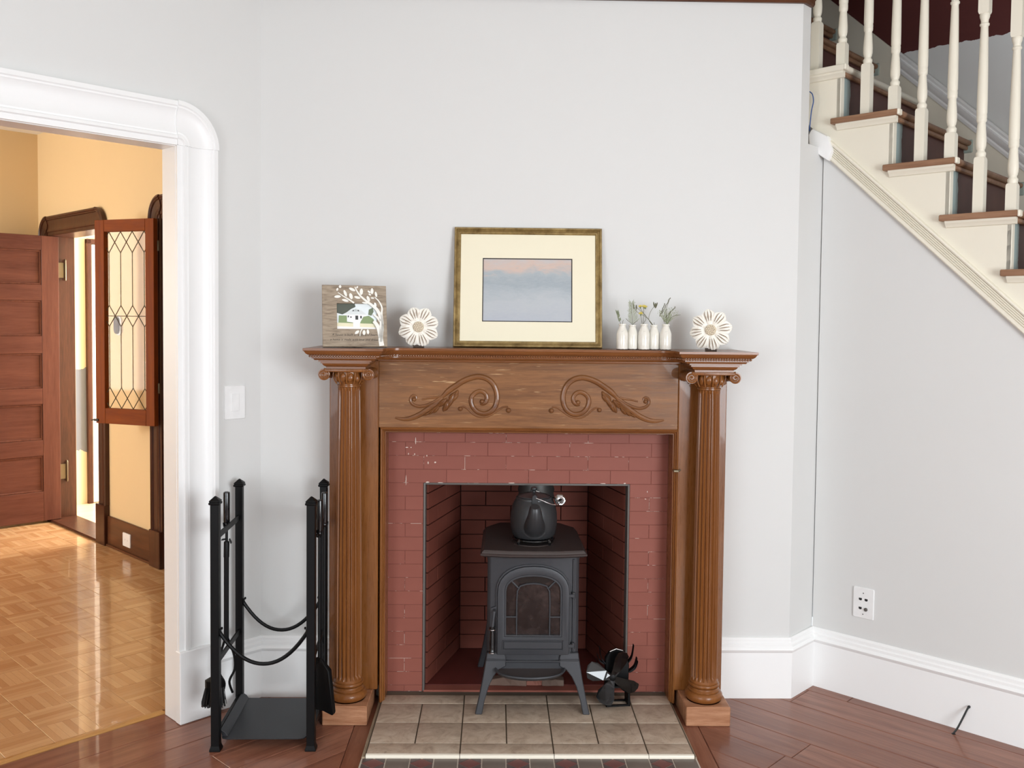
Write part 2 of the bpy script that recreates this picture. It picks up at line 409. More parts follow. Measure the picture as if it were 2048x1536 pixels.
# passage behind the yellow room
def passage_mat():
    m = NT('passage_wall_patched'); v = m.coord()
    sp = m.n('ShaderNodeSeparateXYZ'); m.l(v, sp.inputs[0])
    z = m.math('ADD', sp.outputs[2], m.math('MULTIPLY', m.math('SUBTRACT', m.noise(v, 14, 3), 0.5), 0.10))
    msk = m.math('MULTIPLY', m.math('GREATER_THAN', z, 0.42), m.math('LESS_THAN', z, 1.08))
    return m.set(m.mix(msk, srgb(216, 200, 172), srgb(112, 119, 132)), 0.6)
b = MB(); b.box(XE+0.17, 3.0, 4.25, 4.35, 0, 2.6)
struct(b.build('wall_passage_back', passage_mat(), loc=PL, rot=RL), 'cream passage wall with an unpainted blue-grey patch', 'wall')
b = MB(); b.box(2.95, 3.05, 1.2, 2.2, 0, 2.6); b.box(2.95, 3.05, 3.6, 4.25, 0, 2.6); b.box(2.95, 3.05, 2.2, 3.6, 0, 0.6); b.box(2.95, 3.05, 2.2, 3.6, 2.4, 2.6); b.box(XE+0.17, 2.95, 1.1, 1.2, 0, 2.6)
struct(b.build('wall_passage_end', M_tan, loc=PL, rot=RL), 'cream end wall of the passage', 'wall')
b = MB(); b.box(XE+0.17, 3.05, 1.1, 4.35, 2.6, 2.7); struct(b.build('ceiling', M_ceil, loc=PL, rot=RL), 'white ceiling of the passage', 'ceiling')
b = MB(); b.box(0.977, 1.012, 4.215, 4.25, 0.0, 2.09); b.box(0.977, 1.85, 4.215, 4.25, 2.055, 2.09); r = b.build('trim_4', M_dwood, loc=PL, rot=RL, bevel=0.003); struct(r, 'narrow brown wooden frame round the white passage door', 'trim')
b = MB(); b.box(1.014, 1.80, 4.222, 4.249, 0.01, 2.05)
for z0, z1 in ((0.2, 0.95), (1.1, 1.9)): b.box(1.12, 1.68, 4.214, 4.224, z0, z1)
struct(b.build('door_3', M_white, loc=PL, rot=RL, bevel=0.004), 'bright white door at the back of the passage', 'door')
b = MB(); b.box(XE+0.0, 3.05, 1.1, 4.35, -0.08, 0.004)
struct(b.build('floor', wood('passage_floor', srgb(222, 190, 150), srgb(240, 216, 184), 'X', 4, 0.35, 0.2), loc=PL, rot=RL), 'pale wooden floor of the passage', 'floor')
b = MB(); b.prism_yz([(2.935, 0.0), (3.805, 0.0), (3.805, 0.016), (2.935, 0.016)], XE-0.03, XE+0.17)
struct(b.build('trim_5', M_dwood, loc=PL, rot=RL, bevel=0.006), 'brown wooden threshold of the passage door', 'trim')
# dark casing of the passage door (built in a frame turned onto the yellow wall)
FE = Matrix.Translation(Vector(PL)) @ Matrix.Rotation(PI/4, 4, 'Z')
locE = tuple(FE @ Vector((XE, 0, 0))); RE = (0, 0, PI/4 - PI/2)     # +x = -y', +y = +x'
CPD = [(0, 0), (0, 0.026), (0.012, 0.030), (0.02, 0.024), (0.026, 0.026), (0.03, 0.018), (0.06, 0.013), (0.09, 0.016), (0.1, 0.022), (0.11, 0.022), (0.115, 0.016), (0.135, 0.016), (0.135, 0)]
casing(M_dwood, 'door_2', 'dark brown moulded casing of the passage door with rounded corner blocks', 2.935, 3.805, 2.06, locE, RE, prof=CPD, plh=0.26, jd=0.17)
casing(M_dwood, 'door_4', 'dark brown moulded door casing beside the white jamb, mostly hidden', 1.25, 2.015, 2.06, locE, RE, prof=CPD, plh=0.22, jd=0.17)
b = MB(); b.box(-2.80, -2.15, -0.016, 0, 0.0, 0.195); b.box(-2.80, -2.15, -0.028, 0, 0.0, 0.014)
struct(b.build('baseboard_yellow_room', M_dwoodX, loc=locE, rot=RE, bevel=0.003), 'brown wooden baseboard with a white outlet in the yellow room', 'baseboard')

b = MB(); b.box(-2.0, -1.265, 0.06, 0.10, 0.005, 2.05)  # added door slab, closes this opening against the bright passage light
for z0, z1 in ((0.15, 0.85), (1.0, 1.9)): b.box(-1.88, -1.385, 0.052, 0.062, z0, z1)
struct(b.build('light_block_door', M_dwood, loc=locE, rot=RE, bevel=0.004), 'dark brown door slab added to block the passage light in the casing beside the white jamb', 'door')
# ---- floors
b = MB(); b.prism_xy([(K.x, K.y), (EL[0]-0.3, EL[1]), (BK[0], BK[1]-0.3), (ER[0]+1.5, ER[1]), (ER[0]+0.2, ER[1]+2.6)], -0.10, -0.010)
FLOOR = struct(b.build('floor', wood('floor_far_boards', srgb(104, 58, 40), srgb(150, 96, 72), 'X', 5, 0.3, 0.2)), 'reddish brown varnished plank floor', 'floor')
def plank_set(loc, rz, rows, xr, regions, lens, mat):
    Mw = Matrix.Translation(Vector(loc)) @ Matrix.Rotation(rz, 4, 'Z'); Mi = Mw.inverted()
    for (y0, y1) in rows:
        x = xr[0] - random.random()*0.8
        while x < xr[1]:
            x2 = x + random.uniform(*lens)
            rect = [(x, y0), (x2, y0), (x2, y1), (x, y1)]
            wr = [tuple((Mw @ Vector((p[0], p[1], 0)))[:2]) for p in rect]
            for reg in regions:
                q = wr
                for (a_, b_, c_) in reg:
                    q = clip_half(q, a_, b_, c_)
                    if len(q) < 3: break
                if len(q) >= 3 and poly_area(q) > 4e-4:
                    lp = [tuple((Mi @ Vector((p[0], p[1], 0)))[:2]) for p in q]
                    if sum(lp[i][0]*lp[(i+1)%len(lp)][1]-lp[(i+1)%len(lp)][0]*lp[i][1] for i in range(len(lp))) < 0: lp.reverse()
                    g = offset_poly(lp, 0.0008); g2 = offset_poly(lp, 0.0026)
                    m = MB(); zj = random.uniform(-0.0004, 0.0)
                    m.rings([[(p[0], p[1], -0.010) for p in g], [(p[0], p[1], zj-0.0018) for p in g], [(p[0], p[1], zj) for p in g2]])
                    m.build('floor_plank', mat, FLOOR, smooth=False, loc=loc, rot=(0, 0, rz))
            x = x2
HX = 0.632
rows = [(-0.072, 0.0), (-0.232, -0.072)] + [(-0.232-0.143*(i+1), -0.232-0.143*i) for i in range(18)]
plank_set(PR, -PI/4, rows, (-3.2, 2.8), [[(-1, 0, -HX), (0, -1, 2.2), (1, 0, 2.9), (0, 1, 0.15)]], (1.3, 2.6), M_plank)
rows = [(-0.143*(i+1)+0.10, -0.143*i+0.10) for i in range(21)]
plank_set(PL, PI/4, rows, (-2.9, 3.0), [[(1, 0, -HX), (0, -1, 2.2), (-1, 0, 2.9), (0, 1, 0.02)]], (1.3, 2.6), M_plank)
rows = [(-0.75-0.12*(i+1), -0.75-0.12*i) for i in range(12)]
plank_set((0, 0, 0), 0, rows, (-1.5, 1.5), [[(1, 0, HX), (-1, 0, HX)]], (1.0, 1.8), M_plank)
for sx in (-1, 1):
    m = MB(); x0, x1 = sorted((sx*0.5695, sx*(HX-0.001))); m.box(x0, x1, -0.745, 0.0, -0.010, -0.0004)
    m.build('floor_border_board', M_plank2, FLOOR, bevel=0.0015)
m = MB(); m.box(-0.568, 0.568, -0.749, -0.686, -0.010, -0.0004); m.build('floor_border_board', M_plank, FLOOR, bevel=0.0015)

# parquet of the yellow room
def parquet_mat():
    m = NT('parquet_fingers'); v = m.coord()
    sp = m.n('ShaderNodeSeparateXYZ'); m.l(v, sp.inputs[0])
    oi = m.n('ShaderNodeObjectInfo')
    idx = m.math('FLOOR', m.math('DIVIDE', sp.outputs[1], 0.0266))
    wn = m.n('ShaderNodeTexWhiteNoise'); wn.noise_dimensions = '2D'
    cb = m.n('ShaderNodeCombineXYZ'); m.l(idx, cb.inputs[0]); m.l(m.math('MULTIPLY', oi.outputs['Random'], 91.0), cb.inputs[1])
    m.l(cb.outputs[0], wn.inputs['Vector'])
    g = m.noise(m.coord((3, 40, 3)), 9, 4, 0.6)
    base = m.ramp(wn.outputs[0], [(0.0, srgb(190, 142, 96)), (0.5, srgb(206, 162, 115)), (1.0, srgb(220, 180, 132))])
    c = m.mix(m.math('MULTIPLY', g, 0.55), base, srgb(168, 118, 72))
    fr = m.math('FRACT', m.math('DIVIDE', sp.outputs[1], 0.0266))
    edge = m.math('LESS_THAN', fr, 0.05)
    c = m.mix(m.math('MULTIPLY', edge, 0.4), c, srgb(120, 72, 36))
    m.bump(m.math('SUBTRACT', g, m.math('MULTIPLY', edge, 0.6)), 0.10, 0.0015)
    return m.set(c, 0.22, coat=0.4)
M_parq = parquet_mat()
b = MB(); b.box(-2.75, XE, 0.105, YW, -0.09, -0.007)
PARQ = struct(b.build('floor', wood('parquet_far', srgb(176, 116, 62), srgb(212, 162, 104), 'X', 8, 0.24, 0.25), loc=PL, rot=RL), 'honey coloured parquet floor of the yellow room', 'floor')
BS = 0.16; cand = []
Y0 = 0.142
for i in range(26):
    for j in range(26):
        cx, cy = XE - BS*(i+0.5), Y0 + BS*(j+0.5)
        if cy + BS/2 > YW or cx - BS/2 < -2.75: continue
        px = to_pixel(FE @ Vector((cx, cy, 0)))
        d = (FE @ Vector((cx, cy, 0)) - CAM_LOC).length
        vis = -60 < px[0] < 350 and px[1] < 1580
        cand.append((0 if vis else 1, d, cx, cy, (i+j) % 2))
cand.sort()
g = offset_poly([(-BS/2, -BS/2), (BS/2, -BS/2), (BS/2, BS/2), (-BS/2, BS/2)], 0.0005); g2 = offset_poly(g, 0.0012)
mb = MB(); mb.rings([[(p[0], p[1], -0.007) for p in g], [(p[0], p[1], -0.001) for p in g], [(p[0], p[1], 0.0) for p in g2]])
pme = mb.mesh('parquet_block', smooth=False, mats=[M_parq])
rest = MB()
for k, (v_, d, cx, cy, par) in enumerate(cand):
    if k < 300:
        link('parquet_block', pme, PARQ, (cx, cy, random.uniform(-0.0004, 0)), (0, 0, PI/2 if par else 0))
    else:
        Mr = Matrix.Translation((cx, cy, 0)) @ Matrix.Rotation(PI/2 if par else 0, 4, 'Z')
        rest.rings([[(p[0], p[1], -0.007) for p in g], [(p[0], p[1], 0.0) for p in g2]], M=Mr)
if rest.v:
    o = rest.build('parquet_blocks', M_parq, PARQ, smooth=False); o['kind'] = 'stuff'
b = MB(); b.prism_yz([(0.104, -0.01), (0.142, -0.01), (0.142, 0.001), (0.136, 0.003), (0.11, 0.003), (0.104, 0.0)], -1.74, -0.34)
struct(b.build('trim_6', wood('threshold_strip', srgb(164, 112, 60), srgb(204, 158, 100), 'X', 6, 0.3, 0.2), loc=PL, rot=RL), 'honey coloured edging strip of the parquet in the doorway', 'trim')

# ================================================================= STAIRCASE (frame of the right wall)
def stair_wall_mat():
    m = NT('stair_wall_two_tone'); v = m.coord()
    sp = m.n('ShaderNodeSeparateXYZ'); m.l(v, sp.inputs[0])
    z = m.math('ADD', sp.outputs[2], m.math('MULTIPLY', m.math('SUBTRACT', m.noise(v, 16, 3), 0.5), 0.035))
    return m.set(m.mix(m.math('GREATER_THAN', z, 2.752), srgb(218, 218, 216), srgb(88, 38, 34)), 0.65)
b = MB(); b.box(-1.9, 4.6, 0.82, 0.92, 0, 4.6)
struct(b.build('wall_stairs', stair_wall_mat(), loc=PR, rot=RR), 'stairwell wall, grey below a ragged edge and maroon above', 'wall')
b = MB(); b.box(-2.0, -1.9, -0.2, 0.92, 0, 4.6); b.box(4.5, 4.6, 0.1, 0.92, 0, 4.6); b.box(-1.9, 4.5, -0.165, -0.065, ZC+0.101, 4.6)
struct(b.build('wall_stairs_end', M_wallR, loc=PR, rot=RR), 'grey end walls closing the stairwell', 'wall')
b = MB(); b.box(-2.0, 4.6, -0.2, 0.92, 4.6, 4.7)
struct(b.build('ceiling', M_ceil, loc=PR, rot=RR), 'white ceiling high above the stairs', 'ceiling')

ST = thing('staircase', 'cream painted staircase with brown treads and turned white balusters', 'staircase', PR, -PI/4)
def nu(k): return 0.095 + 0.2125*k
def nz(k): return 2.510 - 0.2065*k
M_tread = wood('tread_wood', srgb(118, 82, 58), srgb(164, 126, 98), 'X', 6, 0.45, 0.1)
def riser_mat():
    m = NT('riser_brown_teal'); v = m.coord()
    sp = m.n('ShaderNodeSeparateXYZ'); m.l(v, sp.inputs[0])
    y = m.math('ADD', sp.outputs[1], m.math('MULTIPLY', m.math('SUBTRACT', m.noise(v, 22, 3), 0.5), 0.03))
    c = m.mix(m.noise(v, 9, 4), srgb(74, 44, 38), srgb(104, 66, 58))
    return m.set(m.mix(m.math('LESS_THAN', y, 0.085), c, srgb(150, 166, 164)), 0.5)
M_riser = riser_mat()
KS = list(range(-3, 11))
pts = [(nu(-3)-0.24, zl(nu(-3)-0.24)+0.05)]
pts = [(-0.60, zl(-0.60)+0.06), (2.32, zl(2.32)+0.06)]
top = []
for k in KS:
    ul, ur = nu(k-1)-0.03, nu(k)-0.03
    ul = max(ul, -0.60); ur_ = min(ur, 2.32)
    if ur_ <= -0.60 or ul >= 2.32: continue
    top += [(ul, nz(k)-0.022), (ur_, nz(k)-0.022)]
b = MB(); b.prism_xz(pts + list(reversed(top)), -0.004, 0.03)
b.build('stringer', M_cream, ST)
for k in KS:
    painted = k <= 0
    m = MB(); t = 0.023
    prof = [(nu(k)-0.268, -t), (nu(k)-0.006, -t), (nu(k), -t*0.75), (nu(k)+0.002, -t*0.5), (nu(k), -t*0.2), (nu(k)-0.006, 0), (nu(k)-0.268, 0)]
    m.rings([[(x, -0.036, nz(k)+z) for x, z in prof], [(x, 0.82, nz(k)+z) for x, z in prof]])
    m.build('tread', M_cream if painted and k == 0 else M_tread, ST, bevel=0.003)
    m = MB(); m.box(nu(k)-0.05, nu(k)-0.03, 0.03, 0.82, nz(k+1), nz(k)-t)
    m.build('riser', M_riser, ST)
    m = MB(); m.box(nu(k)-0.046, nu(k)-0.0285, -0.004, 0.03, nz(k+1), nz(k)-t)
    m.build('riser_end', M_cream, ST, bevel=0.002)
    m = MB(); sp_ = [(0, 0), (-0.022, 0), (-0.020, -0.008), (-0.012, -0.014), (-0.008, -0.022), (0, -0.024)]
    m.rings([[(x, y-0.004, nz(k)-t+z) for y, z in sp_] for x in (nu(k)-0.250, nu(k)-0.012)])
    m.build('tread_moulding', M_cream, ST)
    m = MB(); m.box(nu(k)-0.03, nu(k)-0.012, 0.0, 0.82, nz(k)-t-0.018, nz(k)-t); m.build('nosing_moulding', M_tread, ST, bevel=0.004)
    m = MB(); m.box(nu(k)-0.006, nu(k)+0.004, -0.037, -0.004, nz(k)-t, nz(k)+0.0005); m.build('tread_end', M_cream, ST, bevel=0.003)
    m = MB(); m.box(nu(k)-0.034, nu(k)+0.006, 0.788, 0.8195, nz(k)-t-0.03, nz(k)+0.004); m.build('tread_return', paint('worn_teal_paint', srgb(186, 200, 190), 0.5, 0.2) if k == -3 else bpy.data.materials['worn_teal_paint'], ST, bevel=0.004)
# skirting on the far side of the stairs
b = MB(); sk = lambda u: 2.745 - 0.950*(u+0.019)
b.prism_xz([(-0.75, nz(-4)-0.1), (2.3, 0.0), (2.3, sk(2.3)), (-0.75, sk(-0.75))], 0.795, 0.8195)
b.build('skirt_board', M_cream, ST)
b = MB(); cp = [(0, -0.085), (0.006, -0.085), (0.010, -0.07), (0.008, -0.06), (0.02, -0.045), (0.026, -0.025), (0.014, -0.018), (0.014, -0.012), (0.02, 0.0), (0.016, 0.012), (0, 0.014)]
b.rings([[(u, 0.795-o, sk(u)+h) for o, h in cp] for u in (-0.012, 2.3)]); b.build('skirt_cap', M_white, ST)
# balusters
def bal_prof():
    return [(0.0165, 0.0), (0.0165, 0.006), (0.0175, 0.010), (0.0175, 0.016), (0.0135, 0.020), (0.0125, 0.026), (0.0155, 0.030), (0.0155, 0.034), (0.0175, 0.040),
            (0.0180, 0.060), (0.0165, 0.085), (0.0140, 0.118), (0.0135, 0.124), (0.0165, 0.128), (0.0175, 0.136), (0.0168, 0.139), (0.0175, 0.142), (0.0172, 0.150), (0.0165, 0.153), (0.0178, 0.158),
            (0.0178, 0.20), (0.0165, 0.30), (0.0135, 0.44), (0.0125, 0.462), (0.0125, 0.468), (0.0160, 0.471), (0.0160, 0.477), (0.0125, 0.480), (0.0130, 0.490), (0.0165, 0.500), (0.0175, 0.508), (0.0165, 0.512)]
bmesh_cache = {}
def baluster(u, z0, h):
    key = round(h, 3)
    if key not in bmesh_cache:
        m = MB(); w = 0.018
        m.rings([[(x*s_, y*s_, z) for x, y in ((-w,-w),(w,-w),(w,w),(-w,w))] for z, s_ in ((0, 1), (h-0.008, 1), (h, 0.86))])
        m.lathe([(r, h+z) for r, z in bal_prof()], 20)
        m.rings([[(x*s_, y*s_, z) for x, y in ((-w,-w),(w,-w),(w,w),(-w,w))] for z, s_ in ((h+0.512, 0.86), (h+0.520, 1), (h+0.80, 1))])
        bmesh_cache[key] = m.mesh('baluster', ang=50, mats=[M_cream])
    return link('baluster', bmesh_cache[key], ST, (u, 0.030, z0), (0, 0, 0))
for k in KS:
    for du, h in ((-0.150, 0.205), (-0.041, 0.100)):
        baluster(nu(k)+du, nz(k), h)
b = MB(); hp = [(-0.028, 0), (0.028, 0), (0.032, 0.025), (0.02, 0.05), (-0.02, 0.05), (-0.032, 0.025)]
hz = lambda u: nz(0) + 0.205 + 0.79 - 0.9718*(u - (nu(0)-0.150))
b.rings([[(u, 0.03+y, hz(u)+z) for y, z in hp] for u in (-0.7, 2.25)]); b.build('handrail', M_tread, ST)
# sloping trim under the stringer
b = MB(); tp = [(0, 0), (0.012, 0), (0.016, 0.006), (0.016, 0.020)]
for i in range(4):
    h0 = 0.024 + i*0.0095
    tp += [(0.012, h0), (0.017, h0+0.0025), (0.017, h0+0.0065), (0.012, h0+0.009)]
tp += [(0.018, 0.064), (0.020, 0.070), (0.018, 0.077), (0.010, 0.080), (0, 0.080)]
b.rings([[(u, -0.004-o, zl(u)+h) for o, h in tp] for u in (0.012, 2.25)])
struct(b.build('trim_2', M_cream, loc=PR, rot=RR), 'cream reeded moulding sloping along the bottom of the stairs', 'trim')
b = MB(); b.prism_xz([(-0.045, 2.195), (0.035, 2.135), (0.052, 2.175), (0.03, 2.235), (-0.035, 2.275), (-0.05, 2.25)], -0.04, 0.0)
struct(b.build('trim_3', M_white, loc=PR, rot=RR, bevel=0.010, seg=2), 'white end block where the stair moulding meets the chimney corner', 'trim')
# loose blue wire
tag(MB().tube(smooth_path([(-0.062, -0.012, 2.43), (-0.046, -0.018, 2.415), (-0.040, -0.02, 2.385), (-0.047, -0.02, 2.35), (-0.052, -0.018, 2.31), (-0.058, -0.012, 2.27)], 5), 0.0022, 6)
    .build('loose_wire', plain('blue_insulation', srgb(64, 96, 158), 0.4), loc=PR, rot=RR), 'thin blue wire looping out behind the chimney corner', 'wire')

# ================================================================= BRICK FIREPLACE
def brick_mat(name, c1, c2, rough=0.5):
    m = NT(name); v = m.coord(); oi = m.n('ShaderNodeObjectInfo')
    n = m.noise(v, 7, 4); c = m.mix(n, c1, c2)
    c = m.mix(m.math('MULTIPLY', oi.outputs['Random'], 0.22), c, tuple(x*0.8 for x in c1[:3])+(1,))
    m.bump(m.noise(v, 90, 4), 0.12, 0.001)
    return m.set(c, rough, spec=0.25)
def mortar_mat(name, base, chip, lo):
    m = NT(name); v = m.coord()
    n = m.noise(v, 11, 5, 0.7)
    return m.set(m.ramp(n, [(lo, base), (lo+0.03, chip)]), 0.7)
M_brick = brick_mat('painted_brick_red', srgb(135, 77, 65), srgb(151, 91, 78))
M_brickin = brick_mat('firebox_brick', srgb(106, 55, 45), srgb(132, 73, 59), 0.7)
M_mort = mortar_mat('painted_mortar', srgb(128, 72, 61), srgb(214, 190, 176), 0.555)
M_mortin = plain('sooty_mortar', srgb(60, 30, 24), 0.8)
M_fbfloor = paint('firebox_floor_red', srgb(104, 48, 42), 0.5, 0.15)
FP = thing('brick_fireplace', 'dark red painted brick fireplace surround with an open firebox', 'fireplace')
BXL, BXR, BT = -0.549, 0.562, 1.046
FXL, FXR, FT = -0.405, 0.405, 0.848
b = MB(); b.box(BXL-0.004, FXL, 0.0018, 0.09, 0.012, BT); b.box(FXR, BXR+0.004, 0.0018, 0.09, 0.012, BT); b.box(FXL, FXR, 0.0018, 0.09, FT, BT)
b.build('mortar', M_mort, FP)
CH = 0.0537; BL = 0.161; J = 0.0016
bcache = {}
def brick(x0, x1, z0, z1, yf=0.0, par=FP, mat=None, M=None, yd=0.03):
    if x1-x0 < 0.008 or z1-z0 < 0.006: return
    w, h = x1-x0-J, z1-z0-J
    key = (round(w, 4), round(h, 4), (mat or M_brick).name)
    if key not in bcache:
        m = MB(); m.box(-w/2, w/2, 0, yd, -h/2, h/2); bcache[key] = m.mesh('brick', bevel=0.0008, smooth=False, mats=[mat or M_brick])
    o = link('brick', bcache[key], par)
    p = Vector(((x0+x1)/2, yf + random.uniform(-0.0006, 0.0006), (z0+z1)/2))
    if M is not None:
        o.matrix_local = M @ Matrix.Translation(p)
    else: o.location = p
    return o
z = FT; row = 0
while z < BT - 0.008:                                   # lintel courses
    z1 = min(z+CH, BT); off = (0.0 if row % 2 == 0 else BL/2)
    x = BXL - (BL - 0.072) + off
    xs = [BXL]
    t = BXL + (0.072 if row % 2 == 0 else 0.144)
    while t < BXR - 0.02: xs.append(t); t += BL
    xs.append(BXR)
    for a, c in zip(xs[:-1], xs[1:]): brick(a, c, z, z1)
    z = z1; row += 1
z = FT; row = 1
while z > 0.022:                                        # piers
    z0 = max(z-CH, 0.018)
    for (xa, xb) in ((BXL, FXL), (FXR, BXR)):
        if row % 2: brick(xa, xb, z0, z)
        else: brick(xa, (xa+xb)/2, z0, z); brick((xa+xb)/2, xb, z0, z)
    z = z0; row += 1
# steel edging round the opening and under the piers
b = MB(); e = 0.0075
b.box(FXL, FXL+e, -0.004, 0.05, 0.02, FT); b.box(FXR-e, FXR, -0.004, 0.05, 0.02, FT); b.box(FXL+e, FXR-e, -0.004, 0.05, FT-e*0.9, FT)
b.build('steel_edging', M_steel, FP, bevel=0.001)
for xa, xb in ((BXL, FXL), (FXR, BXR)):
    b = MB(); b.box(xa, xb, -0.006, 0.02, 0.002, 0.017); b.build('base_strip', M_steel, FP, bevel=0.001)
# firebox
BY = 0.45; BX = 0.276
b = MB(); b.prism_xy([(FXL, 0.05), (FXR, 0.05), (BX+0.012, BY), (-BX, BY)], -0.009, 0.026); b.build('firebox_floor', M_fbfloor, FP)
b = MB(); b.box(FXL+0.002, FXR-0.002, -0.006, 0.05, -0.009, 0.024); b.build('firebox_sill', M_brick, FP, bevel=0.003)
b = MB(); b.box(-0.45, 0.45, BY+0.012, BY+0.06, 0, 1.25)
for sg, x0, x1 in ((-1, FXL, -BX), (1, FXR, BX+0.012)):
    q = [(x0+sg*0.012, 0.03), (x1+sg*0.012, BY+0.012), (x1+sg*0.06, BY+0.06), (x0+sg*0.08, 0.03)]
    b.prism_xy(q, 0, 1.045)
    f_ = 0.102/BY; xa_ = lerp(x0, x1, f_); b.prism_xy([(xa_+sg*0.012, 0.102), (x1+sg*0.012, BY+0.012), (x1+sg*0.06, BY+0.06), (xa_+sg*0.08, 0.102)], 1.045, 1.25)
b.build('firebox_mortar', M_mortin, FP)
b = MB(); b.prism_xy([(-0.5, 0.101), (0.5, 0.101), (0.45, BY+0.06), (-0.45, BY+0.06)], 1.25, 1.3); b.box(-0.5, 0.5, 0.0905, 0.0995, FT+0.02, 1.045); b.box(-0.5, 0.5, 0.101, 0.107, 1.0, 1.25)
b.build('firebox_throat', M_mortin, FP)
RH = 0.0642; RLn = 0.222
ncourse = 15
for r_ in range(ncourse):
    z0 = 0.026 + r_*RH; z1 = z0 + RH
    xs = [-BX] + [x for x in [-BX + (RLn if r_ % 2 else RLn/2) + i*RLn for i in range(3)] if x < BX-0.03] + [BX+0.012]
    for a, c in zip(xs[:-1], xs[1:]): brick(a+0.001, c-0.001, z0+0.001, z1-0.001, BY, mat=M_brickin, yd=0.012)
    for sg, x0, x1 in ((-1, FXL, -BX), (1, FXR, BX+0.012)):
        p0 = Vector((x0, 0.052, 0)); p1 = Vector((x0 + (x1-x0), BY, 0)); p0 = Vector((lerp(x0, x1, 0.052/BY), 0.052, 0))
        L = (p1-p0).length; ang = math.atan2(p1.y-p0.y, p1.x-p0.x)
        # local +x runs along the wall, +y points out of the firebox
        if sg < 0: Mw = Matrix.Translation(p0) @ Matrix.Rotation(ang, 4, 'Z')
        else: Mw = Matrix.Translation(p1) @ Matrix.Rotation(ang + PI, 4, 'Z')
        cut = [0, (RLn if r_ % 2 else RLn*0.52), L-0.002]
        for a, c in zip(cut[:-1], cut[1:]):
            if sg > 0: a, c = L-c, L-a
            brick(a, c, z0+0.0012, z1-0.0012, 0.0, mat=M_brickin, M=Mw, yd=0.012)
# paint chips on the brick face
b = MB()
chips = [(-0.437, 1.012, .003, .014), (-0.471, 0.987, .010, .002), (-0.455, 0.987, .004, .0025), (-0.465, 0.962, .003, .004), (-0.441, 0.961, .005, .003), (-0.393, 0.955, .004, .004), (-0.36, 0.929, .008, .003), (-0.388, 0.927, .004, .005), (0.475, 0.819, .003, .004), (0.468, 0.79, .005, .002), (-0.39, 0.851, .012, .003), (-0.34, 0.849, .018, .002), (0.385, 0.851, .008, .003), (-0.06, 0.850, .02, .0015), (0.3, 0.85, .02, .0015), (-0.474, 0.86, .002, .02)]
for x, z, w, h in chips:
    w *= 0.6; n = 7; ps = [(x + w*(0.7+0.5*random.random())*math.cos(2*PI*i/n), z + h*(0.7+0.5*random.random())*math.sin(2*PI*i/n)) for i in range(n)]
    b.prism_xz(ps, -0.0016, 0.002)
b.build('paint_chips', plain('bare_brick_chip', srgb(226, 206, 194), 0.7), FP, smooth=False)['kind'] = 'stuff'

# ================================================================= TILED HEARTH
def tile_mat():
    m = NT('hearth_tile_beige'); v = m.coord(); oi = m.n('ShaderNodeObjectInfo')
    ad = m.n('ShaderNodeVectorMath'); ad.operation = 'ADD'; cb = m.n('ShaderNodeCombineXYZ')
    for i in range(3): m.l(m.math('MULTIPLY', oi.outputs['Random'], 17.0+i), cb.inputs[i])
    m.l(v, ad.inputs[0]); m.l(cb.outputs[0], ad.inputs[1])
    n = m.noise(ad.outputs[0], 16, 6, 0.65, 1.5); n2 = m.noise(ad.outputs[0], 45, 5, 0.7, 2.0)
    c = m.ramp(n, [(0.3, srgb(156, 137, 119)), (0.5, srgb(182, 163, 144)), (0.72, srgb(198, 182, 164))])
    c = m.mix(m.ramp(n2, [(0.60, (0, 0, 0, 1)), (0.68, (0.5, 0.5, 0.5, 1))]), c, srgb(128, 110, 92))
    m.bump(n2, 0.25, 0.0012)
    return m.set(c, 0.42)
M_tile = tile_mat()
M_grout = paint('brown_grout', srgb(104, 92, 78), 0.8, 0.2)
HT = thing('tiled_hearth', 'low hearth of square beige tiles with a mosaic border', 'hearth')
b = MB(); b.box(-0.556, 0.562, -0.541, -0.008, -0.009, 0.0185); b.build('hearth_bed', M_grout, HT)
tcache = {}
def tile(x0, x1, y0, y1, top=0.022, th=0.010, mat=M_tile, name='hearth_tile', g=0.0046):
    w, d = x1-x0-g, y1-y0-g
    key = (round(w, 4), round(d, 4), mat.name, th)
    if key not in tcache:
        m = MB(); m.box(-w/2, w/2, -d/2, d/2, -th, 0); tcache[key] = m.mesh(name, bevel=0.0014, seg=2, mats=[mat])
    return link(name, tcache[key], HT, ((x0+x1)/2, (y0+y1)/2, top + random.uniform(-0.0004, 0.0004)))
cols = [-0.553, -0.3945, -0.236, -0.0765, 0.083, 0.243, 0.404, 0.559]
for a, c in zip([-0.553, -0.236, 0.083, 0.404], [-0.236, 0.083, 0.404, 0.559]):
    tile(a, c, -0.126, -0.045); tile(a, c, -0.531, -0.454)
for a, c in zip(cols[:-1], cols[1:]):
    tile(a, c, -0.2915, -0.126); tile(a, c, -0.454, -0.2915)
for a, c in zip([-0.553, -0.236, 0.083, 0.404], [-0.236, 0.083, 0.404, 0.559]):
    m = MB(); m.prism_yz([(-0.5315, 0.010), (-0.5315, 0.0224), (-0.537, 0.0224), (-0.541, 0.0205), (-0.5425, 0.017), (-0.5425, 0.010)], a+0.001, c-0.001)
    m.build('bullnose_edge', paint('glossy_cream_edge', srgb(238, 230, 214), 0.3) if a < -0.5 else bpy.data.materials['glossy_cream_edge'], HT)
for x0, x1 in ((-0.5665, -0.5545), (0.5605, 0.567)):
    b = MB(); b.box(x0, x1, -0.543, -0.03, -0.009, 0.016); b.build('hearth_edge_strip', wood('raw_hearth_edge', srgb(110, 92, 72), srgb(186, 168, 144), 'Y', 9, 0.7, 0), HT, bevel=0.002)
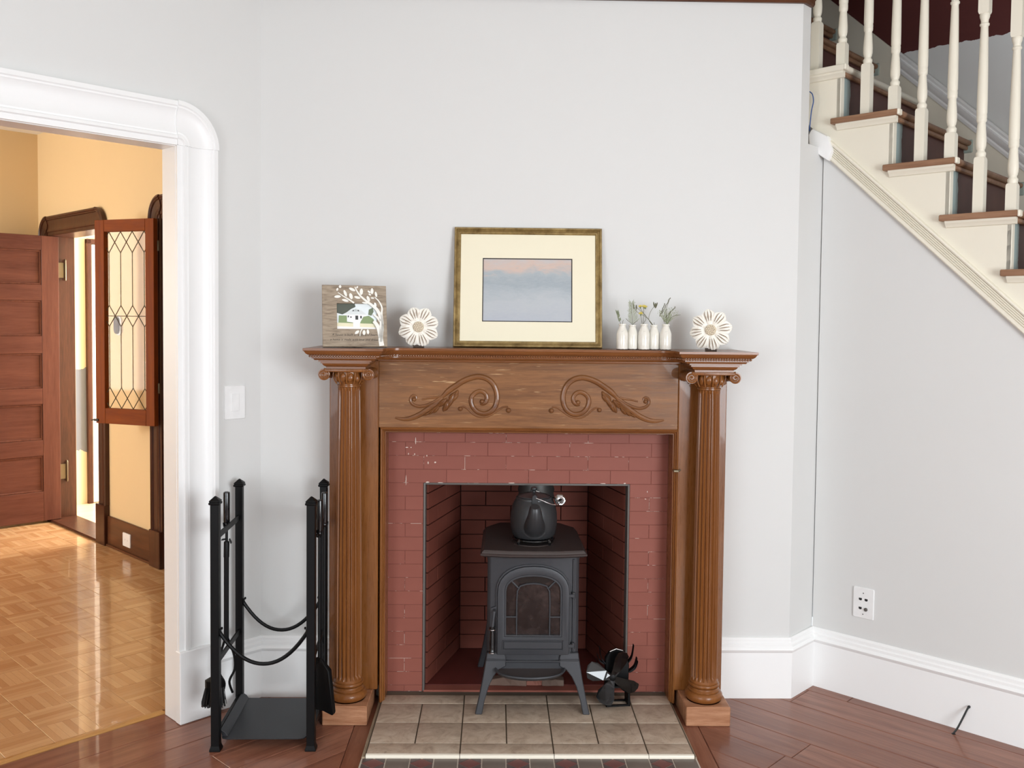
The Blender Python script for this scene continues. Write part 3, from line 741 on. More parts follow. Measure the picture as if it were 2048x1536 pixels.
# mosaic band on the floor
M_mgrey = paint('mosaic_grey', srgb(116, 106, 98), 0.4, 0.12); M_mdark = paint('mosaic_dark', srgb(96, 84, 82), 0.4, 0.12); M_mred = paint('mosaic_red', srgb(122, 78, 74), 0.4, 0.12)
b = MB(); b.box(-0.5665, 0.5665, -0.684, -0.5430, -0.009, 0.0105); b.build('mosaic_grout', paint('pale_grout', srgb(206, 196, 182), 0.8, 0.1), HT)
MW = 1.126/14
def tri_tile(pts):
    m = MB(); q = offset_poly(pts, 0.0012); m.prism_xy(q, 0.006, 0.012); m.build('mosaic_tile', M_mdark, HT, smooth=False)
for r_ in range(2):
    y1 = -0.5440 - r_*0.0690; y0 = y1 - 0.0685
    for i in range(14):
        x0 = -0.563 + i*MW; x1 = x0 + MW
        if (i + r_) % 2 == 1: tile(x0, x1, y0, y1, 0.012, 0.006, M_mgrey if (i % 4) else M_mdark, 'mosaic_tile', 0.003)
        else:
            cx, cy = (x0+x1)/2, (y0+y1)/2; e_ = 0.0012
            xa, xb, ya, yb = x0+e_, x1-e_, y0+e_, y1-e_
            m = MB(); q = offset_poly([(xa, cy), (cx, ya), (xb, cy), (cx, yb)], 0.0014); m.prism_xy(q, 0.006, 0.012); m.build('mosaic_diamond', M_mred, HT, smooth=False)
            for tpts in ([(xa, ya), (cx, ya), (xa, cy)], [(xb, ya), (xb, cy), (cx, ya)], [(xb, yb), (cx, yb), (xb, cy)], [(xa, yb), (xa, cy), (cx, yb)]): tri_tile(tpts)

# ================================================================= WOODEN MANTEL
MT = thing('fireplace_mantel', 'carved oak mantel with two fluted columns and scroll carving', 'mantel')
CX = 0.668; CY = -0.188; SZ = 1.382
PF = -0.118                                             # front of the pilaster boards
for sg in (-1, 1):
    xa, xb = sorted((sg*0.568, sg*0.752))
    b = MB(); b.box(xa, xb, PF, -0.001, 0.072, 1.335); b.build('pilaster', M_mant, MT, bevel=0.003)
    b = MB(); xa, xb = sorted((sg*0.586, sg*0.750)); b.box(xa, xb, -0.271, -0.002, 0.0, 0.072); b.build('plinth', M_plinth, MT, bevel=0.003)
    # column base: torus, scotia, torus
    b = MB(); prof = [(0.064, 0.0)]
    for i in range(9): a = -PI/2 + PI*i/8; prof.append((0.054 + 0.016*math.cos(a), 0.018 + 0.018*math.sin(a)))
    prof += [(0.058, 0.0365), (0.058, 0.041), (0.0535, 0.045), (0.0525, 0.050), (0.0555, 0.053)]
    for i in range(7): a = -PI/2 + PI*i/6; prof.append((0.0515 + 0.006*math.cos(a), 0.060 + 0.007*math.sin(a)))
    prof += [(0.053, 0.0675), (0.053, 0.072), (0.049, 0.078)]
    b.lathe(prof, 40, (sg*CX, CY, 0.072)); b.build('column_base', M_col, MT)
    # fluted shaft
    nf = 20; seg = nf*8; zs = [0.149, 0.156, 0.162, 0.30, 0.55, 0.80, 1.02, 1.20, 1.224, 1.230, 1.237]
    def rad(z_): t = (z_-0.149)/1.09; return 0.0495*(1-t) + 0.0400*t + 0.0022*math.sin(PI*t)
    rs = []
    for z_ in zs:
        dep = 0.0 if (z_ < 0.155 or z_ > 1.233) else (0.55 if (z_ < 0.160 or z_ > 1.227) else 1.0)
        ring = []
        for j in range(seg):
            ph = (j % 8)/8.0; d_ = max(0.0, math.sin(PI*min(1, max(0, (ph-0.16)/0.84))))
            r_ = rad(z_)*(1 - 0.19*dep*math.sqrt(d_))
            a = 2*PI*(j/seg) + 0.06
            ring.append((sg*CX + r_*math.cos(a), CY + r_*math.sin(a), z_))
        rs.append(ring)
    b = MB(); b.rings(rs); b.build('column_shaft', M_col, MT, ang=28)
    # capital
    cap = MB(); cz = 1.237
    cap.lathe([(0.040, 0), (0.0435, 0.002), (0.0435, 0.007), (0.040, 0.009), (0.040, 0.012), (0.044, 0.018), (0.052, 0.030), (0.057, 0.045), (0.056, 0.056), (0.05, 0.060)], 40, (sg*CX, CY, cz))
    capo = cap.build('capital', M_mant, MT)
    for i in range(12):
        a = 2*PI*(i+0.5)/12
        m = MB(); m.ball((0, 0, 0), (0.010, 0.012, 0.019), 10, 8)
        m.build('egg_carving', M_mant, capo, loc=(sg*CX + 0.052*math.cos(a), CY + 0.052*math.sin(a), cz+0.038), rot=(0.25*math.sin(a), -0.25*math.cos(a), a))
        a2 = 2*PI*i/12
        m = MB(); m.tube([(0.047, 0, 0.012), (0.056, 0, 0.028), (0.061, 0, 0.045), (0.060, 0, 0.056)], [0.002, 0.0035, 0.004, 0.003], 6)
        m.build('dart_carving', M_mant, capo, loc=(sg*CX, CY, cz), rot=(0, 0, a2))
    m = MB(); m.box(sg*CX-0.080, sg*CX+0.080, CY-0.070, CY+0.060, 1.2945, 1.3065); m.build('capital_band', M_mant, capo, bevel=0.004, seg=2)
    for s2 in (-1, 1):
        vx = sg*CX + s2*0.080; vz = 1.2855; R0 = 0.0215
        m = MB(); My = Matrix.Translation((vx, 0, vz)) @ Matrix.Rotation(-PI/2, 4, 'X')
        m.lathe([(R0, CY-0.066), (R0*0.84, CY-0.03), (R0*0.78, CY), (R0*0.84, CY+0.03), (R0, CY+0.058)], 24, M=My)
        vo = m.build('volute', M_mant, capo)
        pts = []; rr = []
        for i in range(44):
            t = i/43; a = PI/2 - s2*(-2.3*2*PI*t) ; rad_ = (R0-0.0035)*(1-t)**0.85 + 0.002
            pts.append((vx + rad_*math.cos(a), CY-0.066, vz + rad_*math.sin(a))); rr.append(0.0040*(1-0.45*t))
        m = MB(); m.tube(pts, rr, 8); m.ball((vx, CY-0.066, vz), (0.004, 0.004, 0.004), 8, 6); m.build('volute_scroll', M_mant, vo)
    # stepped block above the capital (upper steps belong to the shelf)
    def sq(h): return [(sg*CX-h, CY-h), (sg*CX+h, CY-h), (sg*CX+h, min(CY+h, PF+0.02)), (sg*CX-h, min(CY+h, PF+0.02))]
    steps = [(0.071, 1.3065), (0.071, 1.314), (0.079, 1.3185), (0.084, 1.326), (0.088, 1.3265), (0.088, 1.3325), (0.095, 1.333), (0.095, 1.3385), (0.1005, 1.3395)]
    m = MB(); m.rings([[(x, y, z_) for x, y in sq(h)] for h, z_ in steps]); m.build('capital_block', M_mantX, MT, ang=20)
# shelf outline (CCW from above)
W_, w_ = 0.810, 0.527; FR = CY-0.1385; FC = -0.205
def arc(cx, cy, r, a0, a1, n=6): return [(cx + r*math.cos(math.radians(lerp(a0, a1, i/n))), cy + r*math.sin(math.radians(lerp(a0, a1, i/n)))) for i in range(n+1)]
rc = 0.055
outl = [(-W_, -0.001), (-W_, FR), (-w_, FR)] + arc(-w_+rc, FC-rc, rc, 180, 90) + arc(w_-rc, FC-rc, rc, 90, 0) + [(w_, FR), (W_, FR), (W_, -0.001)]
lay = [(0.0, SZ), (0.0, SZ-0.008), (0.002, SZ-0.010), (0.004, SZ-0.010), (0.005, SZ-0.013), (0.009, SZ-0.019), (0.015, SZ-0.0235), (0.020, SZ-0.0245), (0.020, SZ-0.0325), (0.026, SZ-0.033), (0.026, SZ-0.0365), (0.031, SZ-0.0375), (0.035, SZ-0.043)]
def shelf_ring(ins, z_):
    q = offset_poly(outl, ins) if ins else list(outl)
    q = [(x, min(y, -0.001)) for x, y in q]
    q[0] = (q[1][0], -0.001); q[-1] = (q[-2][0], -0.001)
    return [(x, y, z_) for x, y in q]
b = MB(); b.rings([shelf_ring(i, z_) for i, z_ in lay]); SHELF = b.build('shelf', M_mantX, MT, ang=22)
# bead row under the shelf edge
b = MB(); q = offset_poly(outl, 0.0190)
for i in range(1, len(q)-2):
    p0, p1 = Vector(q[i]), Vector(q[i+1]); L = (p1-p0).length; n = max(1, int(L/0.0092))
    for k in range(n):
        p = p0.lerp(p1, (k+0.5)/n); b.ball((p.x, p.y, SZ-0.0285), 0.0042, 8, 5)
for sg in (-1, 1):
    for k in range(24): b.ball((sg*(W_-0.0190), FR+0.03+k*0.0092, SZ-0.0285), 0.0042, 8, 5)
o = b.build('bead_moulding', M_mantX, SHELF); o['kind'] = 'stuff'
# frieze board and cornice neck, inner frame
b = MB(); b.box(-0.568, 0.568, PF+0.004, -0.001, 1.078, 1.345); FZ = b.build('frieze', M_friez, MT, bevel=0.002)
b = MB(); b.box(-0.567, 0.567, FC+0.04, -0.004, 1.330, 1.3395); b.build('cornice_neck', M_mantX, MT, bevel=0.003)
fr = [(0, 0), (0, -0.034), (0.004, -0.038), (0.008, -0.036), (0.011, -0.028), (0.014, -0.026), (0.017, -0.018), (0.0195, -0.018), (0.0195, 0)]
def frame_bar(f0, f1): return MB().rings([[f0(o_, t_) for o_, t_ in fr], [f1(o_, t_) for o_, t_ in fr]])
XI, ZI = 0.568, 1.078; FB = -0.078
for sg in (-1, 1):
    frame_bar(lambda o_, t_: (sg*(XI-o_)+0.006, FB+t_+0.0, 0.0205), lambda o_, t_: (sg*(XI-o_)+0.006, FB+t_, ZI-o_)).build('inner_moulding', M_mant, MT, ang=25)
    m = MB(); xa, xb = sorted((sg*(XI-0.001)+0.006, sg*(XI-0.0195)+0.006)); m.box(xa, xb, FB, -0.002, 0.0205, ZI-0.0195); m.build('inner_return', M_mant, MT)
frame_bar(lambda o_, t_: (-(XI-o_)+0.006, FB+t_, ZI-o_), lambda o_, t_: ((XI-o_)+0.006, FB+t_, ZI-o_)).build('inner_moulding', M_mantX, MT, ang=25)
m = MB(); m.box(-XI+0.006, XI+0.006, FB, -0.002, ZI-0.0195, ZI); m.build('inner_return', M_mantX, MT)
b = MB(); b.box(0.553, 0.572, -0.128, -0.112, 0.918, 0.926); b.tube([(0.572, -0.122, 0.922), (0.580, -0.124, 0.928)], 0.0035, 6); b.build('metal_clip', M_brass, MT, bevel=0.001)
# scroll carving
KZ = 1/6.0235/529.0
def cv(x, y, d=0.0): return (-0.176 + (x-1370)*KZ, PF + 0.004 - d, 1.178 - (y-690)*KZ)
def relief(pts, r0, r1=None, tip=True, lift=0.0):
    P = smooth_path([cv(x, y, lift) for x, y in pts], 5); n = len(P)
    rr = []
    for i in range(n):
        t = i/(n-1); r_ = lerp(r0, r1 if r1 is not None else r0, t)
        rr.append(r_)
    return P, rr
def carving(mirror):
    f = -1 if mirror else 1; parts = []
    def add(mb): 
        if mirror: mb.v = [(0.009 - x, y, z) for x, y, z in mb.v]
        return mb
    main = MB()
    stem = [(880, 640), (960, 560), (1060, 488), (1150, 432), (1250, 395), (1330, 385), (1420, 408), (1490, 462), (1532, 540), (1548, 625), (1538, 705), (1505, 772), (1448, 818), (1380, 830), (1310, 808), (1257, 752), (1234, 685), (1245, 622), (1290, 577), (1345, 560), (1395, 580), (1424, 628), (1416, 680), (1384, 708), (1350, 702)]
    P, rr = relief(stem, 0.0118, 0.0080); rr[0:6] = [0.006, 0.007, 0.008, 0.009, 0.0105, 0.011]
    main.tube(P, rr, 10, flat=(1, 0.9, 1)); main.ball(cv(1366, 685, 0.002), (0.009, 0.009, 0.009), 12, 8)
    tail = [(320, 890), (420, 906), (520, 890), (620, 846), (700, 792), (800, 722), (880, 645), (960, 566), (1040, 500)]
    P, rr = relief(tail, 0.003, 0.009); rr = [0.0015 + 0.009*math.sin(PI*min(1, (i+1)/len(rr))**0.8) for i in range(len(rr))]
    main.tube(P, rr, 8, flat=(1, 0.75, 1))
    P, rr = relief([(960, 575), (880, 632), (800, 690), (700, 735), (620, 752), (548, 735), (508, 695), (506, 650), (533, 622), (566, 630), (572, 655)], 0.007, 0.005)
    main.tube(P, rr, 8, flat=(1, 0.8, 1)); main.ball(cv(548, 668, 0.002), (0.008, 0.008, 0.008), 10, 8)
    P, rr = relief([(640, 668), (720, 650), (800, 640), (860, 625)], 0.003, 0.005); main.tube(P, rr, 8, flat=(1, 0.7, 1))
    c = add(main).build('scroll_carving', M_carve, MT)
    for pts in ([(1105, 770), (1140, 748), (1190, 775), (1260, 838), (1340, 874), (1420, 868), (1490, 838), (1560, 790), (1620, 750), (1680, 745)],):
        m = MB(); P, rr = relief(pts, 0.0035, 0.0035); m.tube(P, rr, 8, flat=(1, 0.8, 1))
        m.ball(cv(1105, 775, 0.002), (0.0085, 0.008, 0.0085), 10, 8); m.ball(cv(1686, 788, 0.003), (0.0095, 0.009, 0.0095), 10, 8)
        add(m).build('tendril_carving', M_carve, c)
    for x, y, ln, w, ang in ((930, 745, 95, 34, 62), (985, 700, 95, 32, 58), (1045, 605, 85, 32, 60), (1005, 610, 70, 24, 40), (880, 690, 80, 26, 35), (815, 785, 75, 28, 50), (760, 815, 60, 22, 42), (700, 838, 60, 20, 28), (860, 720, 70, 20, 20), (985, 680, 150, 40, 62), (940, 735, 90, 46, 70), (1035, 640, 80, 34, 48), (800, 770, 150, 26, 36), (900, 700, 90, 30, 50)):
        m = MB(); Mr = Matrix.Translation(cv(x, y, 0.0)) @ Matrix.Rotation(-math.radians(ang), 4, 'Y')
        m.ball((0, 0, 0), (ln*KZ*0.78, 0.012, w*KZ*0.80), 12, 8, M=Mr)
        m.tube([Mr @ Vector((-ln*KZ*0.6, -0.007, 0)), Mr @ Vector((0, -0.0130, 0)), Mr @ Vector((ln*KZ*0.6, -0.007, 0))], 0.0016, 6)
        add(m).build('leaf_carving', M_carve, c)
carving(False); carving(True)

# ================================================================= WOOD STOVE
def rel(root): return -Vector(root.location)
STV = thing('wood_stove', 'small grey cast iron wood stove with arched glass door in the firebox', 'stove', (0.022, -0.03, 0.022))
SO = rel(STV); SX = 0.022; SF = -0.180                 # front face of the body
def sb(mb, name, mat, par=None, **kw):
    o = mb.build(name, mat, par or STV, **kw)
    if par is None: o.location = SO
    return o
b = MB(); hw = 0.1725
def body_ring(z, ex=0.0):
    return [(SX-hw-ex, SF+0.012, z), (SX-hw+0.012, SF, z), (SX-0.06, SF-0.006-ex, z), (SX+0.06, SF-0.006-ex, z), (SX+hw-0.012, SF, z), (SX+hw+ex, SF+0.012, z), (SX+hw+ex, 0.25, z), (SX-hw-ex, 0.25, z)]
b.rings([body_ring(0.200), body_ring(0.210), body_ring(0.590), body_ring(0.606, 0.004)]); sb(b, 'body', M_iron, bevel=0.003)
b = MB()
def top_ring(z, g):
    ww, f, bk = 0.198+g, SF-0.032-g, 0.285+g
    return [(SX-ww, f+0.010, z), (SX-ww*0.5, f-0.006, z), (SX, f-0.008, z), (SX+ww*0.5, f-0.006, z), (SX+ww, f+0.010, z), (SX+ww-0.006, 0.19, z), (SX+ww-0.06, bk, z), (SX-ww+0.06, bk, z), (SX-ww+0.006, 0.19, z)]
b.rings([top_ring(0.606, -0.012), top_ring(0.612, -0.004), top_ring(0.613, 0.0), top_ring(0.619, 0.001), top_ring(0.6215, -0.004), top_ring(0.626, -0.006), top_ring(0.632, -0.012)]); TOPO = sb(b, 'top_plate', M_irontop, ang=25)
b = MB()
for r_ in (0.075, 0.082):
    b.tube([(SX+r_*math.cos(a*PI/20), -0.058+r_*math.sin(a*PI/20), 0.6322) for a in range(40)], 0.0012, 5, closed=True)
b.build('griddle_ring', M_irontop, TOPO)
# lower front: base skirt
b = MB(); b.box(SX-0.127, SX+0.127, SF-0.010, 0.22, 0.172, 0.214); b.box(SX-0.127, SX+0.127, SF-0.014, 0.0, 0.206, 0.214); sb(b, 'base_skirt', M_iron, bevel=0.003)
b = MB(); b.box(SX-0.172, SX-0.130, SF-0.008, 0.24, 0.190, 0.232); b.box(SX+0.130, SX+0.172, SF-0.008, 0.24, 0.190, 0.232); sb(b, 'corner_feet', M_iron, bevel=0.003)
# door
def arch(hwid, zb, zs, zt, n=14, cx=SX, p=2.3):
    pts = [(cx-hwid, zb)]
    for i in range(n+1):
        a = PI - PI*i/n
        c, s = math.cos(a), math.sin(a)
        pts.append((cx + hwid*math.copysign(abs(c)**(2/p), c), zs + (zt-zs)*abs(s)**(2/p)))
    pts.append((cx+hwid, zb)); return pts
def arch_frame(mb, o_, i_, y0, y1):
    n = len(o_); 
    ro = [[(x, y, z) for x, z in o_] for y in (y0, y1)]; ri = [[(x, y, z) for x, z in i_] for y in (y0, y1)]
    vs = ro[0]+ro[1]+ri[0]+ri[1]; fs = []
    for j in range(n):
        k = (j+1) % n
        fs += [(j, k, n+k, n+j), (2*n+k, 2*n+j, 3*n+j, 3*n+k), (k, j, 2*n+j, 2*n+k), (n+j, n+k, 3*n+k, 3*n+j)]
    return mb.add(vs, fs)
DF = SF-0.020
b = MB(); arch_frame(b, arch(0.134, 0.238, 0.470, 0.572), arch(0.1075, 0.306, 0.478, 0.541), DF, SF-0.002)
DOOR = sb(b, 'door', M_iron, bevel=0.004, seg=2)
b = MB(); arch_frame(b, arch(0.140, 0.236, 0.472, 0.579), arch(0.134, 0.238, 0.470, 0.572), SF-0.011, SF-0.002); b.build('door_rim', M_iron, DOOR, bevel=0.002)
b = MB(); arch_frame(b, arch(0.1075, 0.306, 0.478, 0.541), arch(0.1010, 0.312, 0.476, 0.534), DF+0.003, SF-0.002); b.build('glass_frame', M_iron, DOOR, bevel=0.001)
b = MB(); b.prism_xz([(SX-0.110, 0.262), (SX+0.110, 0.262), (SX+0.110, 0.290), (SX-0.110, 0.290)], DF-0.003, DF+0.001)
b.build('door_panel', M_iron, DOOR, bevel=0.002)
b = MB()
for z0, z1, x0, x1 in ((0.258, 0.2605, -0.112, 0.112), (0.2915, 0.294, -0.112, 0.112)): b.box(SX+x0, SX+x1, DF-0.0045, DF, z0, z1)
for x0 in (-0.1135, 0.111): b.box(SX+x0, SX+x0+0.0025, DF-0.0045, DF, 0.258, 0.294)
b.build('panel_bead', M_iron, DOOR)
def sooty_glass():
    m = NT('sooty_stove_glass'); v = m.coord()
    n = m.noise(v, 22, 5, 0.6, 1.0); n2 = m.noise(v, 7, 3)
    return m.set(m.ramp(m.math('MULTIPLY', m.math('ADD', n, n2), 0.5), [(0.35, srgb(24, 20, 20)), (0.55, srgb(46, 39, 38)), (0.70, srgb(72, 60, 57))]), 0.16, coat=0.3)
b = MB(); b.prism_xz(arch(0.1015, 0.311, 0.477, 0.535), SF-0.008, SF-0.004); b.build('glass', sooty_glass(), DOOR)
mul = MB(); my = SF-0.013; mr = 0.0032
inn = [(SX-0.062, 0.312), (SX-0.062, 0.44), (SX-0.060, 0.478), (SX-0.050, 0.497), (SX-0.025, 0.505), (SX, 0.507), (SX+0.025, 0.505), (SX+0.050, 0.497), (SX+0.060, 0.478), (SX+0.062, 0.44), (SX+0.062, 0.312)]
mul.tube([(x, my, z) for x, z in inn], mr, 6)
for s_ in (-1, 1):
    mul.tube([(SX+s_*0.057, my, 0.490), (SX+s_*0.083, my, 0.516)], mr, 6)
    mul.tube([(SX+s_*0.062, my, 0.380), (SX+s_*0.104, my, 0.380)], mr*0.9, 6)
mul.build('mullions', M_iron, DOOR)
# top pane
b = MB(); b.prism_xz([(SX-0.055, 0.509), (SX+0.055, 0.509), (SX+0.072, 0.523), (SX+0.045, 0.531), (SX-0.045, 0.531), (SX-0.072, 0.523)], SF-0.0095, SF-0.0078); b.build('top_pane', plain('clean_top_pane', srgb(40, 38, 37), 0.12), DOOR)
# hinge side
b = MB(); hx = SX+0.151
b.box(hx-0.004, hx+0.004, SF-0.006, SF, 0.245, 0.598); sb(b, 'hinge_rail', M_iron, bevel=0.002)
for hz_ in (0.462, 0.272):
    b = MB(); b.box(SX+0.132, hx+0.004, SF-0.020, SF, hz_-0.006, hz_+0.006); b.lathe([(0.005, -0.012), (0.0065, -0.010), (0.0065, 0.010), (0.004, 0.013)], 12, (hx, SF-0.012, hz_)); sb(b, 'door_hinge', M_iron, bevel=0.0015)
# handle
b = MB(); hx = SX-0.152; hy = SF-0.030
b.prism_xz([(hx-0.006, 0.395), (hx+0.014, 0.395), (hx+0.016, 0.420), (hx-0.006, 0.412)], SF-0.012, SF-0.0)
b.tube([(hx+0.008, SF-0.006, 0.408), (hx+0.006, hy, 0.404), (hx+0.003, hy, 0.380), (hx, hy, 0.345)], [0.005, 0.006, 0.0055, 0.006], 8); HND = sb(b, 'door_handle', M_iron)
b = MB(); b.lathe([(0.006, 0.0), (0.011, 0.004), (0.012, 0.010), (0.009, 0.016), (0.0105, 0.040), (0.0085, 0.075), (0.0075, 0.088), (0.012, 0.094), (0.0125, 0.099), (0.007, 0.104)], 16, (hx, hy, 0.245)); b.build('handle_grip', M_blackg, HND)
b = MB(); b.lathe([(0.010, 0.0), (0.0128, 0.001), (0.0128, 0.004), (0.010, 0.005)], 16, (hx, hy, 0.336)); b.lathe([(0.010, 0.0), (0.0128, 0.001), (0.0128, 0.004), (0.010, 0.005)], 16, (hx, hy, 0.249)); b.build('handle_ring', M_chrome, HND)
# ash lip
def lip(z, g): return [(SX-0.010 + (0.132+g)*math.cos(PI+PI*i/18)*1.0, SF-0.008 - (0.108+g)*abs(math.sin(PI*i/18))**0.8, z) for i in range(19)]
b = MB(); b.rings([lip(0.172, -0.030), lip(0.176, -0.006), lip(0.186, 0.002), lip(0.190, 0.0), lip(0.1905, -0.004), lip(0.183, -0.012)]); ASH = sb(b, 'ash_lip', M_iron, ang=50)
b = MB(); b.rings([lip(0.1828, -0.0125), lip(0.1838, -0.014)]); b.build('ash_lip_floor', M_irontop, ASH)
# legs
def leg(sx, yt, yb, zb=0.022):
    o_ = [(-0.172, 0.222), (-0.174, 0.205), (-0.186, 0.13), (-0.200, 0.06), (-0.214, 0.0)]
    i_ = [(-0.188, 0.0), (-0.178, 0.05), (-0.163, 0.10), (-0.146, 0.135), (-0.125, 0.160), (-0.100, 0.172), (-0.100, 0.205), (-0.106, 0.222)]
    pts = o_ + i_; m = MB(); rs = []
    for dy in (-0.014, 0.022):
        rs.append([(SX + (x if sx < 0 else -x), lerp(yb, yt, min(1, z/0.2)) + dy*(0.75 + 0.25*min(1, z/0.2)), max(z + 0.022, zb)) for x, z in pts])
    m.rings(rs); return m
for sx in (-1, 1):
    sb(leg(sx, SF+0.002, -0.216), 'leg', M_iron, bevel=0.003); sb(leg(sx, 0.215, 0.240, 0.0255), 'leg', M_iron, bevel=0.003)
    m = MB(); m.box(SX+sx*0.138-0.036, SX+sx*0.138+0.036, SF-0.016, SF+0.02, 0.212, 0.2225); sb(m, 'leg_collar', M_iron, bevel=0.003)
# flue
b = MB(); prof = []
for i in range(40): prof.append((0.073 + (0.003 if i % 2 else -0.001), 0.632 + i*0.0145))
b.lathe(prof, 32, (0.045, 0.188, 0)); sb(b, 'flue_pipe', plain('corrugated_flue', srgb(92, 92, 90), 0.45, 0.7))
b = MB(); b.lathe([(0.083, 0.632), (0.085, 0.640), (0.085, 0.665), (0.078, 0.670)], 32, (0.045, 0.188, 0)); sb(b, 'flue_collar', M_iron)

# ---- trivet and kettle on the stove
KX, KY = 0.026, -0.055
TR = thing('trivet', 'black openwork iron trivet under the kettle', 'trivet', (KX, KY, 0.632))
b = MB(); b.tube([(0.078*math.cos(2*PI*i/40), 0.078*math.sin(2*PI*i/40), 0.016) for i in range(40)], 0.0045, 8, closed=True); b.tube([(0.05*math.cos(2*PI*i/30), 0.05*math.sin(2*PI*i/30), 0.016) for i in range(30)], 0.003, 6, closed=True)
for i in range(8):
    a = 2*PI*i/8; b.tube([(0.0, 0.0, 0.016), (0.08*math.cos(a), 0.08*math.sin(a), 0.016)], 0.003, 6)
b.build('grid', M_blackg, TR)
for i in range(4):
    a = PI/4 + PI*i/2; m = MB(); m.tube([(0.078*math.cos(a), 0.078*math.sin(a), 0.018), (0.085*math.cos(a), 0.085*math.sin(a), 0.010), (0.083*math.cos(a), 0.083*math.sin(a), 0.0)], [0.006, 0.006, 0.005], 8); m.build('foot', M_blackg, TR)
KT = thing('kettle', 'dark grey cast iron kettle with a chrome wire bail on the stove top', 'kettle', (KX, KY, 0.6522))
b = MB(); b.lathe([(0.02, 0.0), (0.062, 0.0), (0.076, 0.004), (0.083, 0.013), (0.089, 0.040), (0.0905, 0.065), (0.089, 0.095), (0.083, 0.122), (0.076, 0.138), (0.070, 0.147), (0.070, 0.151), (0.068, 0.155), (0.060, 0.156)], 40); KB = b.build('body', M_kettle, KT)
b = MB(); b.lathe([(0.062, 0.153), (0.064, 0.157), (0.062, 0.160), (0.040, 0.167), (0.012, 0.171), (0.006, 0.173), (0.006, 0.178), (0.012, 0.184), (0.012, 0.190), (0.006, 0.194), (0.001, 0.195)], 32); b.build('lid', M_kettle, KT)
b = MB(); sp_ = smooth_path([(0.0, -0.064, 0.055), (0.0, -0.085, 0.068), (0.0, -0.104, 0.096), (0.0, -0.114, 0.128), (0.0, -0.120, 0.140)], 5)
b.tube(sp_, [lerp(0.050, 0.016, (i/(len(sp_)-1))**0.75) for i in range(len(sp_))], 20); b.build('spout', M_kettle, KT)
for s_ in (-1, 1):
    m = MB(); m.prism_xz([(-0.013, 0.138), (0.013, 0.138), (0.010, 0.170), (0.0, 0.176), (-0.010, 0.170)], -0.003, 0.003, M=Matrix.Translation((0.0, s_*0.072, 0))); m.build('bail_lug', M_kettle, KT, bevel=0.002)
b = MB(); half = [(0.004, 0.080, 0.164), (0.03, 0.083, 0.155), (0.065, 0.076, 0.140), (0.092, 0.055, 0.137), (0.100, 0.032, 0.143)]
b.tube(smooth_path([(x, -y, z) for x, y, z in half] + list(reversed(half)), 6), 0.0021, 8)
BAIL = b.build('bail_wire', M_chrome, KT)
b = MB(); hel = []
for i in range(12*9+1):
    t = i/(12*9); a = 2*PI*i/12; r_ = 0.0075 + 0.0115*math.sin(PI*min(1, 0.12+t*0.95))
    hel.append((0.101 + r_*math.cos(a), -0.042 + 0.075*t, 0.146 + r_*math.sin(a)))
b.tube(hel, 0.0031, 6); b.build('coil_grip', M_chrome, BAIL)

# ---- stove fan on the hearth
FAN = thing('stove_fan', 'black heat-powered stove fan with four blades standing on the hearth tiles', 'fan', (0.335, -0.130, 0.0225), 0.10)
b = MB(); b.box(-0.030, 0.060, -0.022, -0.012, 0.0, 0.006); b.box(-0.030, 0.060, 0.022, 0.034, 0.0, 0.006); b.box(0.052, 0.060, -0.022, 0.034, 0.0, 0.075); b.box(-0.030, -0.022, -0.022, 0.034, 0.0, 0.075); b.box(-0.030, 0.060, -0.022, 0.034, 0.070, 0.078); b.build('base', M_black, FAN, bevel=0.002)
b = MB(); b.prism_xz([(-0.032, 0.078), (0.058, 0.078), (0.060, 0.15), (0.052, 0.185), (0.034, 0.208), (0.008, 0.212), (-0.016, 0.203), (-0.032, 0.18)], -0.004, 0.020); b.build('heat_sink', M_black, FAN, bevel=0.003)
for k, (x0, a0, ln) in enumerate(((-0.034, 150, 0.040), (-0.030, 128, 0.045), (0.060, 32, 0.042), (0.056, 56, 0.045), (0.064, 15, 0.036), (-0.036, 170, 0.030))):
    a = math.radians(a0); m = MB()
    z0 = 0.135 + 0.035*(k % 2); mid = (x0 + ln*0.55*math.cos(a)*1.15, z0 + ln*0.30*math.sin(a)); end = (x0 + ln*math.cos(a)*0.9, z0 + ln*1.0*math.sin(a)+0.018)
    pts = [(x0, z0-0.012), mid, end]
    P = smooth_path([(p[0], 0, p[1]) for p in pts], 4)
    m.rings([[(p.x, -0.002 + y, p.z + d) for y, d in ((0, -0.003), (0.022, -0.003), (0.022, 0.003), (0, 0.003))] for p in P]); m.build('cooling_fin', M_black, FAN, bevel=0.001)
b = MB(); b.tube([(-0.016, -0.002, 0.206), (0.008, -0.003, 0.216), (0.034, -0.002, 0.208)], 0.0022, 6); b.build('top_bracket', M_chrome, FAN)
b = MB(); b.lathe([(0.013, 0), (0.015, 0.004), (0.015, 0.022), (0.012, 0.026)], 18, M=Matrix.Translation((-0.012, -0.004, 0.118)) @ Matrix.Rotation(PI/2, 4, 'X')); b.build('motor', M_black, FAN)
b = MB(); b.lathe([(0.004, 0), (0.012, 0.002), (0.012, 0.010), (0.005, 0.012)], 16, M=Matrix.Translation((-0.012, -0.030, 0.118)) @ Matrix.Rotation(PI/2, 4, 'X')); HUB = b.build('hub', M_black, FAN)
